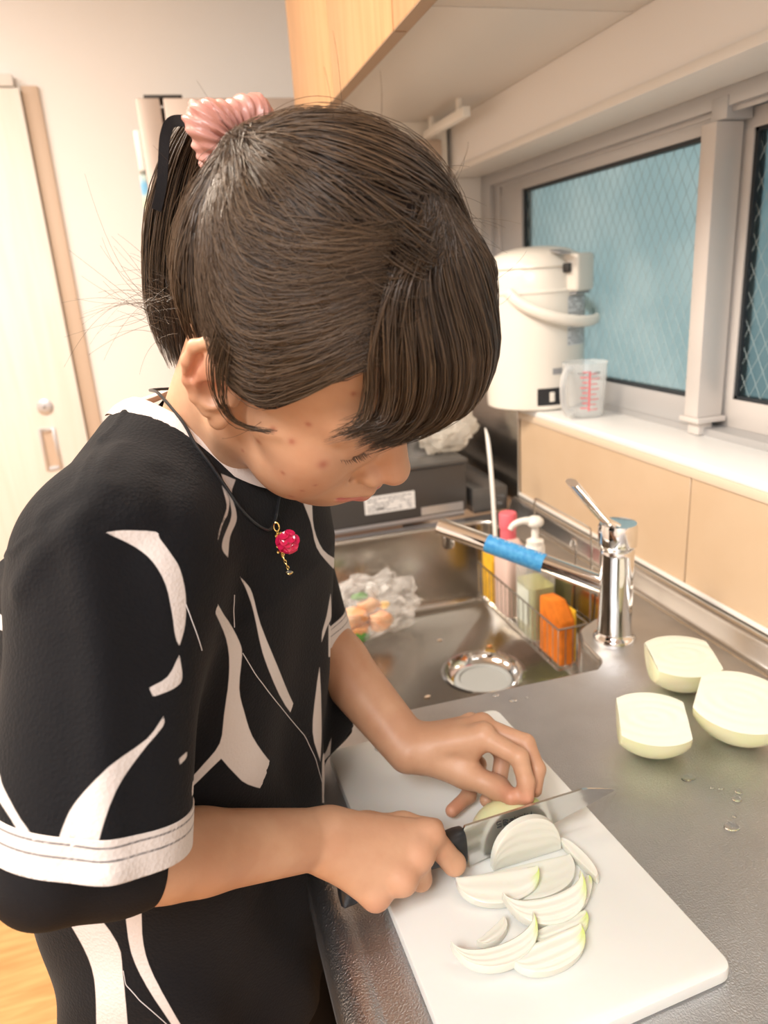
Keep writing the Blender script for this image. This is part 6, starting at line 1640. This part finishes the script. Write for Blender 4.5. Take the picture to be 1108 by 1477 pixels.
# trousers
TP = []
def f_trs(p):
    d = None
    for s in (1, -1):
        hip = BD(PELV, -.005, .062 * s, -.08); kn = BD(PELV, .01, .075 * s, -.44); an = BD((PELV[0], PELV[1], 0), -.03, .09 * s, .075)
        e_ = smin(cone(p, hip, kn, .072, .062), cone(p, kn, an, .062, .054), .03)
        d = e_ if d is None else smin(d, e_, .02)
    return smin(d, f_shirt_torso(p, -.010) + np.maximum(p[:, 2] - .82, 0) * 2, .03)
V, F = surfnet(f_trs, np.array((-.36, .28, -.0)), np.array((.16, .86, .86)), .009, 1.6)
b2 = bm_from(V, F)
cut(b2, Vector((0, 0, .06)), Vector((0, 0, -1)), True)
cut(b2, Vector((0, 0, .79)), Vector((0, 0, 1)), True)
cloth_obj('trousers', b2, M_black, PERSON, .002)
for s in (1, -1):
    an, toe = FOOT[s]
    mid = (an + toe) / 2
    fwd = Vector(toe - an); fwd.z = 0; fwd.normalize(); ang = math.atan2(fwd.y, fwd.x)
    sole = fillet([(-.06, -.036), (.02, -.036), (.19, -.044), (.20, .044), (.02, .036), (-.06, .036)], [.03, .05, .04, .04, .05, .03], 6)
    Ms = Matrix.Translation((an[0], an[1], 0)) @ Matrix.Rotation(ang, 4, 'Z')
    sl = MB().prism(sole, .0005, .016, Ms).build('slipper', M_jamb, PERSON, bevel=.004)
    rs = []
    for k in range(7):
        x = .06 + .11 * k / 6; w_ = .046; h_ = .072 - .030 * k / 6
        rs.append([Ms @ Vector((x, w_ * math.cos(a), .016 + h_ * math.sin(a))) for a in np.linspace(0, math.pi, 14)])
    MB().rings(rs, closed=False, cap0=False, cap1=False).build('upper', M_black, sl, smooth=True)

# --- scrunchie and ribbon in the hair
SCC = np.array(TAILC[1]) * .55 + np.array(TAILC[0]) * .45 + np.array((.0012, 0, -.0035))
SA = np.array(TAILC[2]) - np.array(TAILC[0]); SA /= np.linalg.norm(SA)
SX = np.cross(SA, (0, 0, 1)); SX /= np.linalg.norm(SX); SY = np.cross(SA, SX)
n1, n2 = 150, 28
rs = []
for i in range(n1):
    u = 2 * math.pi * i / n1
    puff = 1 + .22 * math.sin(u * 2 + 1) + .12 * math.sin(u * 5 + 2)
    ring = []
    for j in range(n2):
        v = 2 * math.pi * j / n2
        fld = 1 + .20 * (abs(math.sin(u * 11 + .9 * math.sin(v + u) + 1.3 * math.sin(u * 3))) ** .7 - .5) + .07 * math.sin(u * 37 + v * 2 + math.sin(u * 5) * 2)
        r = .0122 * puff * fld
        R0 = .0170 + .0025 * math.sin(u * 4)
        c = SX * math.cos(u) + SY * math.sin(u)
        ring.append(Vector(SCC + c * (R0 + r * math.cos(v)) + SA * (r * 1.0 * math.sin(v) + .004 * math.sin(u * 2))))
    rs.append(ring)
rs.append(rs[0])
M_satinp = mat('pink_satin', (.52, .25, .21), .34, spec=.5, bump=.05, bscale=60, var=.12, vscale=20)
sc_o = MB().rings(rs, True, False, False).build('scrunchie', M_satinp, PERSON, smooth=True, ang=80)
sc_o['label'] = 'dusty pink satin scrunchie'
rb = spline(RIBBON, 40)
rm = []
tg = np.gradient(rb, axis=0)
for i in range(len(rb)):
    tv = tg[i] / np.linalg.norm(tg[i]); sd = np.cross(tv, (.25, .95, .1)); sd /= np.linalg.norm(sd); nn_ = np.cross(tv, sd)
    w_ = .0030
    rm.append([Vector(rb[i] + sd * w_ * a + nn_ * .0006 * b) for a, b in ((-1, -1), (1, -1), (1, 1), (-1, 1))])
o = MB().rings(rm).build('hair_ribbon', M_black, PERSON, smooth=True, ang=40)
o['label'] = 'narrow black ribbon loop hanging from the scrunchie'

# --- necklace
nk = thing('necklace', 'black cord necklace with a red rose pendant hanging at the chest', 'necklace', tuple(CORD[len(CORD) // 2]))
CORD = [(.02, .622, 1.275), (-.018, .590, 1.281), (-.013, .545, 1.283)] + CORD[1:-1] + [(.078, .565, 1.235), (.062, .604, 1.262), (.02, .622, 1.275)]
MB().tube(spline(CORD, 120), .00115, 8).build('cord', M_blackplastic, nk, smooth=True)
M_gold = mat('gold', (.85, .62, .22), .22, 1.0, bump=.3, bscale=700)
PD = np.array(PEND)
cr_ = np.array((.957, -.282, 0.)); up_ = np.array((0, 0, 1.0)); to_ = np.array((-.25, -.92, .27))
bail = MB().tube([Vector(PD + cr_ * .002 * math.cos(a) + up_ * (.0035 * math.sin(a))) for a in np.linspace(0, 2 * math.pi, 16)], .0006, 6).build('bail', M_gold, nk, smooth=True)
stm = MB().tube([Vector(PD + up_ * z + cr_ * x) for z, x in ((-.003, 0), (-.008, .0006), (-.016, .0012), (-.024, .0022))], [.0009, .0014, .0013, .0010], 8)
for k in range(9):
    z = -.005 - k * .0021
    c_ = PD + up_ * z + cr_ * (.0018 * (-1) ** k + .001) + to_ * .001
    bmi = bmesh.new(); bmesh.ops.create_icosphere(bmi, subdivisions=1, radius=.0013)
    stm.add([tuple(v.co + Vector(c_)) for v in bmi.verts], [tuple(v.index for v in f.verts) for f in bmi.faces]); bmi.free()
stm.build('stem', M_gold, nk, smooth=True)
M_rose = mat('red_crystal', (.75, .02, .10), .10, spec=.8, trans=.25, bump=.05, bscale=300)
RC = PD + cr_ * .0075 + up_ * -.0125 + to_ * .002
ro = None
for k in range(13):
    a = k * 2.4; rr_ = .0008 + .0068 * math.sqrt(k / 13)
    pc = RC + (cr_ * math.cos(a) + up_ * math.sin(a)) * rr_ + to_ * (.0042 - .004 * (k / 13) ** 1.5)
    out_ = (cr_ * math.cos(a) + up_ * math.sin(a)) * (.25 + k / 13) + to_ * (1 - .6 * k / 13); out_ /= np.linalg.norm(out_)
    sx_ = np.cross(out_, to_ + np.array((.01, .02, .3))); sx_ /= np.linalg.norm(sx_); sy_ = np.cross(out_, sx_)
    pet = []; s_p = 1.25
    for rk, hk in ((0, .0003), (.0018, .0006), (.0034, .0012), (.0032, .0006), (.0016, -.0004)):
        pet.append([Vector(pc + (sx_ * math.cos(b) * 1.15 + sy_ * math.sin(b)) * max(rk, .0001) + out_ * hk) for b in np.linspace(0, 2 * math.pi, 10, endpoint=False)])
    p_ = MB().rings(pet).build('petal', M_rose, nk, smooth=True, ang=30)
ch = MB()
for k in range(4):
    c_ = PD + up_ * (-.0252 - k * .0024) + cr_ * (.0028 + k * .0007)
    ch.tube([Vector(c_ + (cr_ if k % 2 else to_) * .0009 * math.cos(a) + up_ * .0014 * math.sin(a)) for a in np.linspace(0, 2 * math.pi, 12)], .00035, 5)
ch.build('chain', M_gold, nk, smooth=True)
GC = Vector(PD + up_ * -.0365 + cr_ * .0056)
st_ = MB().lathe([(.0001, -.0024), (.0022, -.0005), (.0024, .0004), (.0014, .0014), (.0001, .0015)], GC, 10).build('crystal', mat('clear_crystal', (.9, .95, .97), .03, trans=.9, ior=1.6, bump=.01), nk)
MB().lathe([(.0025, -.0006), (.0030, 0), (.0025, .0006), (.0021, 0)], GC, 14, cap0=False, cap1=False).build('setting', M_gold, st_)
